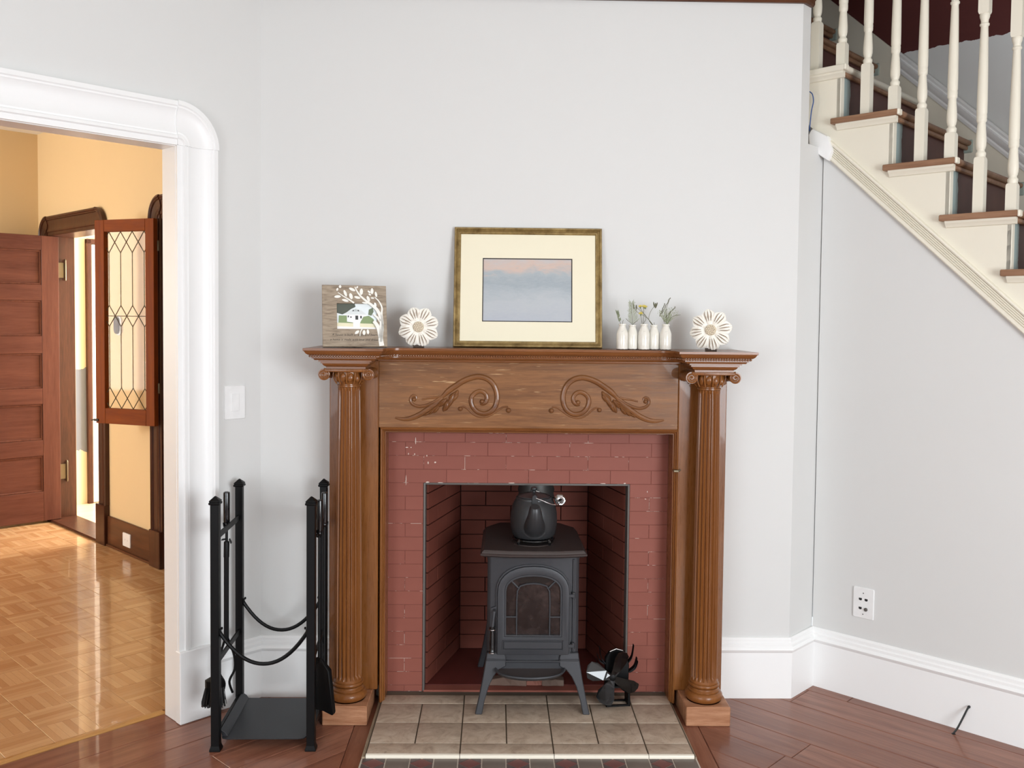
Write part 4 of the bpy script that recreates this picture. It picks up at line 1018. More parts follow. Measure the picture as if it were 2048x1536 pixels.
for k, ang in enumerate((163, 253, 335, 68)):
    out = [(0.008, -0.010), (0.030, -0.019), (0.065, -0.034), (0.092, -0.034), (0.105, -0.018), (0.106, 0.004), (0.098, 0.022), (0.075, 0.026), (0.035, 0.016), (0.008, 0.010)]
    m = MB(); rs = []
    for dy in (0.0, 0.0016):
        rs.append([(x, -dy - 0.55*z*min(1, x/0.05) + 0.12*x*0, z) for x, z in out])
    m.rings(rs); Mr = Matrix.Translation((-0.012, -0.038, 0.118)) @ Matrix.Rotation(-math.radians(ang), 4, 'Y')
    m.v = [tuple(Mr @ Vector(p)) for p in m.v]
    m.build('blade', M_blackg, FAN, smooth=False)
# ---- broken firebrick pieces under the stove
for nm, lab, x, y, sx, sy, sz, c in (('firebrick_piece', 'long grey broken firebrick piece lying under the ash lip', -0.066, 0.02, 0.075, 0.028, 0.016, srgb(104, 84, 74)), ('firebrick_piece', 'reddish broken firebrick piece in the middle under the stove', 0.040, 0.022, 0.032, 0.025, 0.013, srgb(128, 84, 72)), ('firebrick_piece', 'slanting grey brown firebrick piece beside the reddish one under the stove', 0.115, 0.02, 0.044, 0.028, 0.016, srgb(108, 90, 80))):
    m = MB(); rs = []
    for t in range(6):
        xx = lerp(-sx, sx, t/5); k_ = 1.0 - 0.35*(t/5 if nm and x > 0.1 else abs(t/5-0.5))
        rs.append([(xx, -sy*random.uniform(0.85, 1.05), 0.0), (xx, sy*random.uniform(0.85, 1.05), 0.0), (xx, sy*random.uniform(0.7, 1), 2*sz*k_*random.uniform(0.8, 1.05)), (xx, -sy*random.uniform(0.6, 1), 2*sz*k_*random.uniform(0.75, 1.05))])
    m.rings(rs); tag(m.build(nm, brick_mat('broken_firebrick', c, tuple(v_*1.25 for v_ in c[:3])+(1,), 0.8), smooth=False, bevel=0.002, loc=(x, y + 0.04, 0.0262), rot=(0, 0, random.uniform(-0.04, 0.04))), lab, 'firebrick', 'broken firebrick pieces under the stove')

# ================================================================= FIRESIDE LOG RACK AND TOOLS
RK = thing('log_rack', 'black steel log rack with four posts, curved bars and tool hooks', 'log rack', (-0.92, -0.29, 0.0))
KO = rel(RK)
def kb(mb, name, mat=M_black, par=None, **kw):
    o = mb.build(name, mat, par or RK, **kw)
    if par is None: o.location = KO
    return o
posts = {'fl': (-1.077, -0.460), 'fr': (-0.752, -0.455), 'rl': (-1.090, -0.120), 'rr': (-0.775, -0.106)}
for kx, (x, y) in posts.items():
    w = 0.0142 if kx[0] == 'f' else 0.0132
    b = MB(); b.box(x-w, x+w, y-w, y+w, 0.010, 0.855); kb(b, 'post', bevel=0.0015)
    b = MB(); b.rings([[(x+sx*g, y+sy*g, z) for sx, sy in ((-1,-1),(1,-1),(1,1),(-1,1))] for g, z in ((0.0155, 0.851), (0.0185, 0.853), (0.0185, 0.859), (0.0150, 0.860), (0.0172, 0.862), (0.0172, 0.865), (0.002, 0.880))]); kb(b, 'post_cap', bevel=0.0008)
    b = MB(); b.rings([[(x+sx*g, y+sy*g, z) for sx, sy in ((-1,-1),(1,-1),(1,1),(-1,1))] for g, z in ((0.0185, 0.0), (0.0185, 0.006), (0.0150, 0.016), (0.0148, 0.020))]); kb(b, 'post_foot', bevel=0.001)
for a_, c_, zz, dz in (('fl', 'fr', 0.412, 0.112), ('rl', 'rr', 0.412, 0.112)):
    p, q = posts[a_], posts[c_]; pts = []
    for i in range(21):
        t = i/20; s_ = 2*t-1
        pts.append((lerp(p[0]+0.012, q[0]-0.012, t), lerp(p[1], q[1], t), zz - dz*(1-abs(s_)**2.1)))
    b = MB(); b.tube(pts, 0.0068, 8); kb(b, 'curved_bar')
    for (x, y), sg in ((p, 1), (q, -1)):
        b = MB(); b.box(min(x+sg*0.008, x+sg*0.018), max(x+sg*0.008, x+sg*0.018), y-0.008, y+0.008, zz-0.006, zz+0.010); b.lathe([(0.005, 0), (0.005, 0.006)], 8, M=Matrix.Translation((x+sg*0.018, y, zz+0.012)) @ Matrix.Rotation(sg*PI/2, 4, 'Y')); kb(b, 'bar_bracket', bevel=0.0015)
for a_, c_, sd in (('fl', 'rl', -1), ('fr', 'rr', 1)):
    p, q = posts[a_], posts[c_]
    for z0 in (0.735, 0.300):
        b = MB(); b.rings([[(p[0]+dx, p[1], z0+dz) for dx, dz in ((-0.003, -0.010), (0.003, -0.010), (0.003, 0.010), (-0.003, 0.010))], [(q[0]+dx, q[1], z0+dz) for dx, dz in ((-0.003, -0.010), (0.003, -0.010), (0.003, 0.010), (-0.003, 0.010))]]); kb(b, 'side_bar')
    b = MB(); b.rings([[(p[0]+dx, p[1], 0.050+dz) for dx, dz in ((-0.006, -0.008), (0.006, -0.008), (0.006, 0.008), (-0.006, 0.008))], [(q[0]+dx, q[1], 0.050+dz) for dx, dz in ((-0.006, -0.008), (0.006, -0.008), (0.006, 0.008), (-0.006, 0.008))]]); kb(b, 'lower_bar', bevel=0.001)
    for t in (0.22, 0.62):
        x, y = lerp(p[0], q[0], t), lerp(p[1], q[1], t)
        b = MB(); b.tube(smooth_path([(x, y, 0.728), (x+sd*0.014, y, 0.722), (x+sd*0.024, y, 0.726), (x+sd*0.027, y, 0.742)], 4), 0.0030, 6)
        b.tube(smooth_path([(x, y+0.018, 0.728), (x+sd*0.014, y+0.018, 0.722), (x+sd*0.024, y+0.018, 0.726), (x+sd*0.027, y+0.018, 0.742)], 4), 0.0030, 6); kb(b, 'tool_hook')
# tray with turned-up sides
b = MB(); prof = []
cs = 0.022
xs0, xs1 = -1.062, -0.770
outl_ = [(-1.078, -0.115), (-1.066, -0.435), (-1.058, -0.452), (-1.040, -0.458), (-0.795, -0.455), (-0.776, -0.448), (-0.768, -0.430), (-0.786, -0.115)]
b.rings([[(x, y, 0.034) for x, y in outl_], [(x, y, 0.038) for x, y in outl_]]); kb(b, 'log_tray', M_tray, bevel=0.0015)
for pa, pc in (((-1.076, -0.118), (-1.062, -0.440)),):
    b = MB(); b.rings([[(x+dx, y, 0.036+dz) for dx, dz in ((0, 0), (0.020, 0.002), (0.012, 0.014), (-0.006, 0.026))] for x, y in (pa, pc)]); kb(b, 'tray_flange', M_tray, bevel=0.001)
for pc in ((-0.784, -0.118, -0.768, -0.44),):
    b = MB(); b.rings([[(pc[0]+dx, pc[1], 0.036+dz) for dx, dz in ((0, 0), (0.006, 0.012), (0.003, 0.014), (-0.006, 0.002))], [(pc[2]+dx, pc[3], 0.036+dz) for dx, dz in ((0, 0), (0.006, 0.012), (0.003, 0.014), (-0.006, 0.002))]]); kb(b, 'tray_flange', M_tray)
# tools hung outside the side bars
def tool(name, label, x, y, ztop, shaft_to, group=None):
    r = thing(name, label, 'fire tool', (x, y, ztop)); r['group'] = 'hanging fireside tools'
    m = MB(); m.lathe([(0.006, 0.001), (0.0108, -0.001), (0.0122, -0.006), (0.0122, -0.104), (0.0112, -0.112), (0.0085, -0.115), (0.0095, -0.119), (0.0085, -0.123), (0.0055, -0.127)], 14); m.build('handle', M_blackg, r)
    m = MB(); m.tube([(0, 0, -0.124), (0, 0, shaft_to)], 0.0052, 8); m.build('shaft', M_black, r)
    return r
xl = lambda y: lerp(posts['fl'][0], posts['rl'][0], (y+0.46)/0.34) - 0.017
xr = lambda y: lerp(posts['fr'][0], posts['rr'][0], (y+0.46)/0.34) + 0.017
# brush
BRS = tool('hearth_brush', 'black hearth brush hanging beside the white door casing', -1.0985, -0.376, 0.853, -0.635)
b = MB(); b.rings([[(x, y, z) for x, y in [(-0.008*g + lx*1.15*math.cos(2*PI*i/16)*g, ly*math.sin(2*PI*i/16)*g) for i in range(16)]] for g, z, lx, ly in ((0.5, -0.630, 0.03, 0.02), (1, -0.643, 0.030, 0.022), (1, -0.665, 0.030, 0.022))]); b.build('brush_head', M_black, BRS)
b = MB()
for i in range(260):
    a = random.random()*2*PI; r_ = math.sqrt(random.random()); x, y = -0.008 + 0.032*r_*math.cos(a), 0.019*r_*math.sin(a); L = random.uniform(0.055, 0.075)
    b.rings([[(x+0.0007*c, y+0.0007*s_, -0.661) for c, s_ in ((1, 0), (-0.5, 0.87), (-0.5, -0.87))], [(x*1.35+random.uniform(-.003, .003)+0.0004*c, y*1.35+random.uniform(-.003, .003)+0.0004*s_, -0.663-L) for c, s_ in ((1, 0), (-0.5, 0.87), (-0.5, -0.87))]])
o = b.build('bristles', plain('black_bristle', srgb(18, 18, 18), 0.6), BRS, smooth=False); o['kind'] = 'stuff'
# tongs
TG = tool('fire_tongs', 'black fire tongs with two ears hanging on the log rack', -1.1035, -0.240, 0.853, -0.190)
b = MB()
for s_ in (-1, 1):
    b.rings([[(0.004+s_*(0.006), dy, -0.176) for dy in (-0.007, 0.007)] + [(0.004+s_*0.006, dy, -0.172) for dy in (0.007, -0.007)], [(s_*0.017, dy*1.2, -0.184 + (0.006 if s_ < 0 else -0.006)) for dy in (-0.007, 0.007)] + [(s_*0.017, dy*1.2, -0.180 + (0.006 if s_ < 0 else -0.006)) for dy in (0.007, -0.007)]])
b.build('finger_grips', M_black, TG)
b = MB(); b.tube([(0, 0, -0.182), (0, 0, -0.186), (-0.001, 0, -0.24)], [0.0085, 0.0105, 0.0105], 12); b.tube([(-0.001, 0, -0.222), (-0.002, 0, -0.55)], 0.0095, 10); b.build('tong_tube', M_black, TG)
for s_ in (-1, 1):
    b = MB(); b.tube(smooth_path([(-0.002+s_*0.003, s_*0.004, -0.54), (s_*0.022, s_*0.012, -0.605), (s_*0.024, s_*0.016, -0.66), (s_*0.006, s_*0.010, -0.705), (s_*0.016, s_*0.016, -0.75)], 6), [0.0045]*25, 7); b.build('tong_arm', M_black, TG)
# shovel
SH = tool('hearth_shovel', 'black hearth shovel hanging next to the oak column', -0.7395, -0.376, 0.853, -0.560)
b = MB(); rs = []
for z, w, dpt in ((-0.560, 0.010, 0.0), (-0.580, 0.026, 0.010), (-0.600, 0.046, 0.014), (-0.755, 0.052, 0.014), (-0.762, 0.050, 0.012)):
    rs.append([(-0.004+dpt*0.0, -w, z), (dpt, -w*0.92, z), (dpt*0.55+0.003, 0.0, z), (dpt, w*0.92, z), (-0.004, w, z), (-0.006, w*0.9, z), (0.0, 0, z), (-0.006, -w*0.9, z)])
Ms = Matrix.Rotation(-0.55, 4, 'Z') @ Matrix.Rotation(-0.16, 4, 'Y') @ Matrix.Translation((0.0, 0, 0.0))
b.rings(rs); b.v = [tuple((Matrix.Translation((0.0, 0, -0.56)) @ Matrix.Rotation(0.95, 4, 'Z') @ Matrix.Rotation(-0.10, 4, 'Y')) @ (Vector(p) + Vector((0, 0, 0.56)))) for p in b.v]
b.build('shovel_blade', M_black, SH, bevel=0.001)
# poker
PK = tool('fire_poker', 'black fire poker hanging behind the shovel against the column', -0.748, -0.238, 0.853, -0.74)
b = MB(); b.tube(smooth_path([(0, 0, -0.70), (0, 0, -0.745), (0.0, -0.003, -0.768)], 3), [0.0045, 0.0045, 0.004, 0.004, 0.003, 0.002, 0.001], 7); b.tube(smooth_path([(0, 0, -0.70), (0.012, 0.0, -0.715), (0.022, 0, -0.705), (0.022, 0, -0.69)], 3), 0.0035, 6); b.build('hook_tip', M_black, PK)

# ================================================================= THINGS ON THE MANTEL
# ---- large framed picture
PW, PH = 0.569, 0.466; TILT = math.asin(0.072/0.466)
PIC = thing('framed_picture', 'wide gold framed picture with a cream mat leaning on the wall', 'picture', (-0.006, -0.0725, SZ+0.0005), rot=(-TILT, 0, math.radians(-0.3)))
def gold():
    m = NT('antique_gold'); v = m.coord()
    n = m.noise(v, 30, 5, 0.6)
    return m.set(m.ramp(n, [(0.3, srgb(112, 90, 52)), (0.6, srgb(160, 136, 88)), (0.8, srgb(188, 166, 116))]), 0.4, 0.45)
M_gold = gold()
gp = [(0, 0), (0, -0.018), (0.003, -0.022), (0.007, -0.022), (0.010, -0.017), (0.014, -0.019), (0.018, -0.015), (0.021, -0.015), (0.0245, -0.010), (0.0255, -0.006), (0.0255, 0)]
cor = lambda o_, t_, sx, sz: (sx*(PW/2-o_), t_, (PH-o_) if sz > 0 else o_)
for (a, c) in (((-1, -1), (1, -1)), ((1, -1), (1, 1)), ((1, 1), (-1, 1)), ((-1, 1), (-1, -1))):
    m = MB(); m.rings([[cor(o_, t_, *a) for o_, t_ in gp], [cor(o_, t_, *c) for o_, t_ in gp]]); m.build('frame_rail', M_gold, PIC, ang=20)
b = MB(); b.box(-PW/2+0.02, PW/2-0.02, -0.004, -0.002, 0.02, PH-0.02); b.build('backing', plain('backing_board', srgb(120, 100, 80), 0.8), PIC)
ix0, ix1, iz0, iz1 = -0.175, 0.171, 0.100, 0.348
b = MB(); o_ = [(-PW/2+0.024, 0.024), (PW/2-0.024, 0.024), (PW/2-0.024, PH-0.024), (-PW/2+0.024, PH-0.024)]; i_ = [(ix0, iz0), (ix1, iz0), (ix1, iz1), (ix0, iz1)]
arch_frame(b, o_, i_, -0.0075, -0.005); b.build('mat_board', paint('cream_mat', srgb(238, 231, 206), 0.8, 0.01), PIC)
b = MB(); i2 = [(ix0+0.0035, iz0+0.0035), (ix1-0.0035, iz0+0.0035), (ix1-0.0035, iz1-0.0035), (ix0+0.0035, iz1-0.0035)]; arch_frame(b, i_, i2, -0.0062, -0.0045); b.build('inner_mat', plain('black_mat', srgb(40, 32, 34), 0.7), PIC)
def print_mat():
    m = NT('soft_abstract_print'); v = m.coord()
    sp = m.n('ShaderNodeSeparateXYZ'); m.l(v, sp.inputs[0])
    n = m.noise(m.coord((1, 1, 2.6)), 9, 6, 0.65, 0.6); n2 = m.noise(m.coord((1, 1, 4.0)), 40, 5, 0.7, 0.5)
    z = m.math('ADD', sp.outputs[2], m.math('MULTIPLY', m.math('SUBTRACT', n, 0.5), 0.14))
    c = m.ramp(m.math('DIVIDE', m.math('SUBTRACT', z, 0.100), 0.25), [(0.0, srgb(168, 174, 186)), (0.30, srgb(176, 182, 188)), (0.48, srgb(160, 170, 178)), (0.60, srgb(144, 156, 166)), (0.74, srgb(158, 168, 174)), (0.86, srgb(206, 176, 160)), (1.0, srgb(190, 182, 180))])
    c = m.mix(m.math('MULTIPLY', n2, 0.45), c, srgb(198, 200, 198))
    return m.set(c, 0.5)
b = MB(); b.box(ix0, ix1, -0.0048, -0.0042, iz0, iz1); b.build('print', print_mat(), PIC)

# ---- wooden photo frame with white tree
FWD, FHT = 0.232, 0.230; 
PFM = thing('photo_frame', 'grey wood photo frame with a white leafy tree and a house photo', 'photo frame', (-0.637, -0.245, SZ+0.0025), rot=(-0.24, 0, math.radians(14)))
def ply():
    m = NT('grey_oak_veneer'); v = m.coord((1.0, 1.0, 7.0))
    n = m.noise(v, 9, 5, 0.6, 2.2)
    return m.set(m.ramp(n, [(0.3, srgb(116, 100, 84)), (0.5, srgb(154, 138, 118)), (0.7, srgb(172, 156, 136))]), 0.6)
px0, px1, pz0, pz1 = -0.064, 0.081, 0.066, 0.162
b = MB(); arch_frame(b, [(-FWD/2, 0), (FWD/2, 0), (FWD/2, FHT), (-FWD/2, FHT)], [(px0, pz0), (px1, pz0), (px1, pz1), (px0, pz1)], -0.010, 0.0); b.build('frame_board', ply(), PFM, bevel=0.0012)
b = MB(); b.box(-FWD/2+0.001, FWD/2-0.001, 0.0, 0.008, 0.001, FHT-0.001); b.build('frame_back', plain('frame_black_back', srgb(28, 25, 24), 0.6), PFM)
Me = Matrix.Translation((-0.085, 0.006, 0.004)) @ Matrix.Rotation(0.0, 4, 'X')
b = MB(); b.prism_yz([(0.006, 0.11), (0.008, 0.11), (0.062, 0.0175), (0.058, 0.0150)], -0.03, 0.03); b.build('easel_leg', plain('easel_black', srgb(24, 22, 22), 0.6), PFM)
# printed photograph: sky, tree, house, hedges, lawn, path as flat shapes
cols_ = [srgb(236, 244, 246), srgb(84, 90, 80), srgb(226, 232, 232), srgb(248, 248, 248), srgb(138, 158, 112), srgb(238, 232, 200), srgb(250, 248, 246), srgb(60, 62, 62), srgb(196, 204, 204), srgb(112, 126, 100)]
mats_ = [plain('photo_ink_%s' % n_, c, 0.4) for n_, c in zip(('sky', 'tree', 'roof', 'white', 'hedge', 'lawn', 'path', 'dark', 'shade', 'bush'), cols_)]
pw, ph_ = px1-px0, pz1-pz0
P = lambda x, y: (px0 + x*pw, pz0 + (1-y)*ph_)
b = MB()
def patch(ci, pts, lvl):
    b.cur = ci; b.prism_xz([P(*p) for p in pts], -0.0012-0.00012*lvl, -0.0008)
patch(0, [(0, 0), (1, 0), (1, 1), (0, 1)], 0)
patch(1, [(0, 0.0), (0.45, 0.0), (0.47, 0.12), (0.36, 0.2), (0.24, 0.34), (0.14, 0.42), (0.0, 0.36)], 1)
patch(9, [(0.80, 0.22), (0.90, 0.14), (0.92, 0.3), (0.86, 0.46), (0.78, 0.42)], 1)
patch(2, [(0.16, 0.42), (0.36, 0.22), (0.47, 0.17), (0.60, 0.24), (0.74, 0.42)], 2)
patch(8, [(0.36, 0.30), (0.47, 0.20), (0.58, 0.30)], 3); patch(7, [(0.40, 0.24), (0.43, 0.24), (0.42, 0.29), (0.39, 0.29)], 4); patch(7, [(0.51, 0.24), (0.55, 0.24), (0.56, 0.29), (0.53, 0.29)], 4)
patch(3, [(0.18, 0.42), (0.74, 0.42), (0.72, 0.74), (0.20, 0.74)], 3)
patch(7, [(0.46, 0.46), (0.53, 0.46), (0.53, 0.62), (0.46, 0.62)], 4); patch(7, [(0.58, 0.47), (0.62, 0.47), (0.62, 0.57), (0.58, 0.57)], 4); patch(7, [(0.27, 0.46), (0.30, 0.46), (0.30, 0.53), (0.27, 0.53)], 4); patch(7, [(0.33, 0.50), (0.37, 0.50), (0.37, 0.54), (0.33, 0.54)], 4)
patch(4, [(0.05, 0.46), (0.25, 0.46), (0.25, 0.70), (0.40, 0.73), (0.40, 0.78), (0.04, 0.74)], 5)
patch(4, [(0.66, 0.50), (0.80, 0.46), (0.92, 0.60), (0.92, 0.78), (0.58, 0.78), (0.58, 0.72)], 5)
patch(5, [(0, 0.74), (1, 0.78), (1, 0.92), (0, 0.88)], 6); patch(6, [(0.40, 0.62), (0.56, 0.62), (0.58, 1), (0.40, 1)], 7); patch(6, [(0, 0.88), (1, 0.92), (1, 1), (0, 1)], 6)
b.build('photo_print', mats_, PFM, smooth=False)
# white tree cut-out
M_leafw = paint('white_cutout', srgb(244, 242, 234), 0.6)
ZP = lambda x, y: ((x-262)/838.0*FWD - FWD/2, (1-(y-190)/770.0)*FHT)     # photo zoom pixels of the upright board
def cut(pts, w0, w1):
    Q = smooth_path([Vector((ZP(x, y)[0], 0, ZP(x, y)[1])) for x, y in pts], 6); n = len(Q); L, R = [], []
    for i in range(n):
        d = (Q[min(i+1, n-1)]-Q[max(i-1, 0)]).normalized(); nn = Vector((-d.z, 0, d.x)); w = lerp(w0, w1, i/(n-1))/2
        L.append((Q[i].x+nn.x*w, Q[i].z+nn.z*w)); R.append((Q[i].x-nn.x*w, Q[i].z-nn.z*w))
    m = MB()
    m.rings([[(l[0], -0.0125, l[1]), (r[0], -0.0125, r[1]), (r[0], -0.0098, r[1]), (l[0], -0.0098, l[1])] for l, r in zip(L, R)]); return m
def shear(x, y): return x - (y-190)*0.05      # the board leans in the picture
brs = [([(1062, 950), (1045, 850), (1055, 720), (1040, 600), (990, 500), (920, 440), (860, 400), (770, 330), (715, 260), (690, 210)], 0.018, 0.003),
       ([(1050, 900), (1065, 700), (1050, 560), (1052, 470), (1010, 390), (955, 340)], 0.010, 0.003),
       ([(1045, 850), (1010, 720), (950, 640)], 0.016, 0.012), ([(1035, 640), (990, 590), (945, 560)], 0.010, 0.005),
       ([(685, 415), (620, 375), (540, 330), (470, 285)], 0.006, 0.002), ([(800, 740), (778, 780), (775, 830)], 0.004, 0.002)]
for pts, w0, w1 in brs:
    cut([(min(shear(x, y)+0, 1090), y) for x, y in pts], w0, w1).build('tree_branch', M_leafw, PFM, smooth=False)
for (x, y, ln, w, a) in ((497, 212, 40, 34, 80), (462, 248, 44, 26, 70), (468, 338, 86, 38, 5), (567, 295, 95, 36, -70), (642, 330, 85, 46, -75), (570, 385, 90, 34, -15), (655, 245, 90, 38, -25), (776, 272, 90, 44, 85), (725, 345, 84, 34, -15), (870, 360, 84, 38, -70), (916, 262, 84, 40, 88), (878, 272, 50, 26, -45), (970, 302, 78, 30, -80), (925, 350, 46, 20, -5), (964, 435, 64, 34, -75), (830, 412, 84, 24, -8), (735, 782, 70, 38, 40), (826, 785, 68, 40, 85), (876, 775, 66, 34, -85), (720, 215, 34, 22, 60), (888, 306, 40, 20, -30)):
    cx, cz_ = ZP(shear(x, y), y); L_ = ln/838*FWD/2; W2 = w/838*FWD/2; ar = math.radians(a); pts = []
    for i in range(12):
        t = 2*PI*i/12; lx = L_*math.cos(t); lz = W2*math.sin(t)*(0.75+0.25*abs(math.sin(t)))
        pts.append((cx + lx*math.cos(ar) - lz*math.sin(ar), cz_ + lx*math.sin(ar) + lz*math.cos(ar)))
    m = MB(); m.prism_xz(pts, -0.0122, -0.0098); m.build('tree_leaf', M_leafw, PFM, smooth=False)
# lettering
M_ink = plain('dark_brown_ink', srgb(62, 52, 44), 0.6)
def lettering(text, size, x, z, par, y, mat, shear_=0.3, name='lettering'):
    cu = bpy.data.curves.new(name, 'FONT'); cu.body = text; cu.size = size; cu.shear = shear_; cu.extrude = 0.00015; cu.resolution_u = 3
    ob = bpy.data.objects.new('tmp_text', cu); COL.objects.link(ob); bpy.context.view_layer.update()
    me = bpy.data.meshes.new_from_object(ob.evaluated_get(bpy.context.evaluated_depsgraph_get()))
    bpy.data.objects.remove(ob); me.materials.clear(); me.materials.append(mat)
    return link(name, me, par, (x, y, z), (PI/2, 0, 0))
lettering('A house is built of walls and beams', 0.0118, -0.083, 0.0405, PFM, -0.0102, M_ink)
lettering('a home is made with love and dreams', 0.0118, -0.090, 0.0225, PFM, -0.0102, M_ink)

# ---- carved white flowers
M_flow = NT('whitewashed_wood'); _v = M_flow.coord(); _n = M_flow.noise(_v, 26, 5, 0.6, 0.5)
M_flow = M_flow.set(M_flow.ramp(_n, [(0.28, srgb(206, 194, 176)), (0.42, srgb(244, 240, 230))]), 0.7)
M_groove = plain('worn_groove_wood', srgb(150, 130, 108), 0.8)
def flower(label, loc, rot, R, seed, np_=8, ph=0.2):
    rnd = random.Random(seed)
    f = thing('carved_flower', label, 'flower ornament', loc, rot=rot); f['group'] = 'white carved flowers on the mantel'
    for i in range(np_):
        a0 = ph + 2*PI*i/np_; m = MB(); nr, nc = 7, 9; rs = []
        Rp = R*rnd.uniform(0.95, 1.02); grid = []
        for r_ in range(nr+1):
            t = r_/nr; rr = lerp(0.20*R, Rp, t); wid = 1.0*rr*math.tan(PI/np_) if rr < 0.74*R else 0.74*R*math.tan(PI/np_)*math.sqrt(max(0.20, 1-((rr-0.74*R)/(0.285*R))**2))
            row = []
            for c_ in range(nc):
                s_ = 2*c_/(nc-1)-1
                endc = (1-0.05*abs(s_)**2.0) if t > 0.8 else 1
                groove = 0.0022*(1 if c_ % 2 else -0.6)*min(1, t*2)
                y = -0.010 - 0.010*math.sin(PI*t*0.9) + 0.008*t*t + 0.004*s_*s_ + groove
                row.append((rr*endc, s_*wid, y))
            grid.append(row)
        vs = []; fs = []
        for row in grid:
            for rr, sx, y in row:
                vs.append((rr*math.cos(a0) - sx*math.sin(a0), y, rr*math.sin(a0) + sx*math.cos(a0)))
        n0 = len(vs)
        for row in grid:
            for rr, sx, y in row:
                vs.append((rr*math.cos(a0) - sx*math.sin(a0), y+0.008, rr*math.sin(a0) + sx*math.cos(a0)))
        for r_ in range(nr):
            for c_ in range(nc-1):
                q = (r_*nc+c_, r_*nc+c_+1, (r_+1)*nc+c_+1, (r_+1)*nc+c_); fs.append(q); fs.append(tuple(n0+k for k in reversed(q)))
        border = [c_ for c_ in range(nc)] + [(r_+1)*nc-1 for r_ in range(1, nr+1)] + [nr*nc+c_ for c_ in range(nc-2, -1, -1)] + [r_*nc for r_ in range(nr-1, 0, -1)]
        for k in range(len(border)):
            p_, q_ = border[k], border[(k+1) % len(border)]; fs.append((q_, p_, n0+p_, n0+q_))
        m.add(vs, fs); pet = m.build('petal', M_flow, f, ang=50)
        g = MB()
        for c_ in (2, 4, 6):
            pts = [Vector(vs[r_*nc+c_]) + Vector((0, -0.0002, 0)) for r_ in range(2, nr)]
            g.tube(pts, [0.0008, 0.0014, 0.0017, 0.0014, 0.0008][:len(pts)], 5)
        g.build('petal_groove', M_groove, pet)
    m = MB(); My = Matrix.Rotation(PI/2, 4, 'X'); m.lathe([(0.255*R, -0.002), (0.255*R, 0.014), (0.225*R, 0.0205), (0.0, 0.022)], 28, M=My); cen = m.build('flower_centre', paint('flower_centre_beige', srgb(226, 212, 186), 0.8, 0.12, 0.3, 30), f)
    m = MB(); m.lathe([(0.35*R, 0.0), (0.34*R, 0.008), (0.27*R, 0.012), (0.24*R, 0.010)], 28, M=My, cap0=False, cap1=False); m.build('centre_rim', M_flow, f)
    for k_ in range(26):
        aa = k_*2.4; rr = 0.21*R*math.sqrt((k_+0.5)/26); g = MB(); g.ball((rr*math.cos(aa), -0.0215, rr*math.sin(aa)), 0.0016, 6, 4)
        if k_ == 0: seeds = g
        else: seeds.ball((rr*math.cos(aa), -0.0215, rr*math.sin(aa)), 0.0016, 6, 4)
    o = seeds.build('seed_dots', M_groove, cen); o['kind'] = 'stuff'
    m = MB(); m.box(-0.02, 0.02, -0.004, 0.03, -0.985*R, -0.86*R); m.build('stand', plain('flower_stand_dark', srgb(70, 56, 46), 0.7), f)
    return f
FR_ = 0.0775
flower('white carved flower with a speckled centre between photo frame and gold picture', (-0.416, -0.150, SZ+FR_*0.985+0.001), (-0.06, 0, math.radians(2)), FR_, 3, 8, 0.32)
flower('white carved flower turned sideways next to the row of bottles', (0.664, -0.215, SZ+FR_*0.985+0.001), (-0.05, 0, math.radians(-20)), FR_, 5, 8, 0.18)

# ---- white bottle vases
M_cer = NT('white_glazed_ceramic'); _v = M_cer.coord(); M_cer = M_cer.set(M_cer.ramp(M_cer.noise(_v, 14, 3), [(0.35, srgb(226, 222, 210)), (0.65, srgb(240, 237, 228))]), 0.16, coat=0.5)
VX0 = 0.341; VY = -0.165
VS = thing('bottle_vase_set', 'five joined white glazed milk bottle bud vases', 'vase', (0.424, VY, SZ+0.0005))
mouths = []
for i in range(5):
    x = (i-2)*0.0405; lowb = i % 2; dy = 0.013 if lowb else -0.007; h = 0.0975 if not lowb else 0.094
    s_ = h/0.0975
    b = MB(); rf = lambda a, z: 1 + 0.018*math.cos(10*a)*(1 if 0.004 < z < 0.052 else 0)
    b.lathe([(0.0198, 0.0), (0.0214, 0.004*s_), (0.0212, 0.03*s_), (0.0212, 0.060*s_), (0.0196, 0.067*s_), (0.0158, 0.077*s_), (0.0125, 0.084*s_), (0.0118, 0.090*s_), (0.0138, 0.0915*s_), (0.0142, 0.094*s_), (0.0136, 0.0970*s_), (0.0110, 0.0970*s_), (0.0100, 0.085*s_), (0.0092, 0.06*s_)], 40, (0, 0, 0), rf=rf, cap1=True)
    bo = b.build('bottle', M_cer, VS, loc=(x, dy, 0))
    b = MB(); b.lathe([(0.0203, 0.0), (0.0213, 0.001), (0.0213, 0.0035), (0.0205, 0.0042)], 30, rf=lambda a, z: 1 + 0.02*math.sin(9*a+z*900)); b.build('worn_rim', plain('worn_bottle_foot', srgb(92, 74, 62), 0.8), bo)
    if not lowb:
        st = MB(); zc = 0.066
        for k_ in range(4):
            t0 = k_*PI/2; st.tube([(0.0034*math.cos(t0+0.3*j)*(1+0.15*j), -0.0180 - 0.0005*k_, zc + 0.0034*math.sin(t0+0.3*j)*(1+0.15*j)) for j in range(5)], 0.00035, 4)
        st.build('stamped_mark', plain('grey_stamp', srgb(140, 132, 124), 0.6), bo)
    mouths.append((0.424+x, VY+dy, SZ+0.0005+h-0.012))
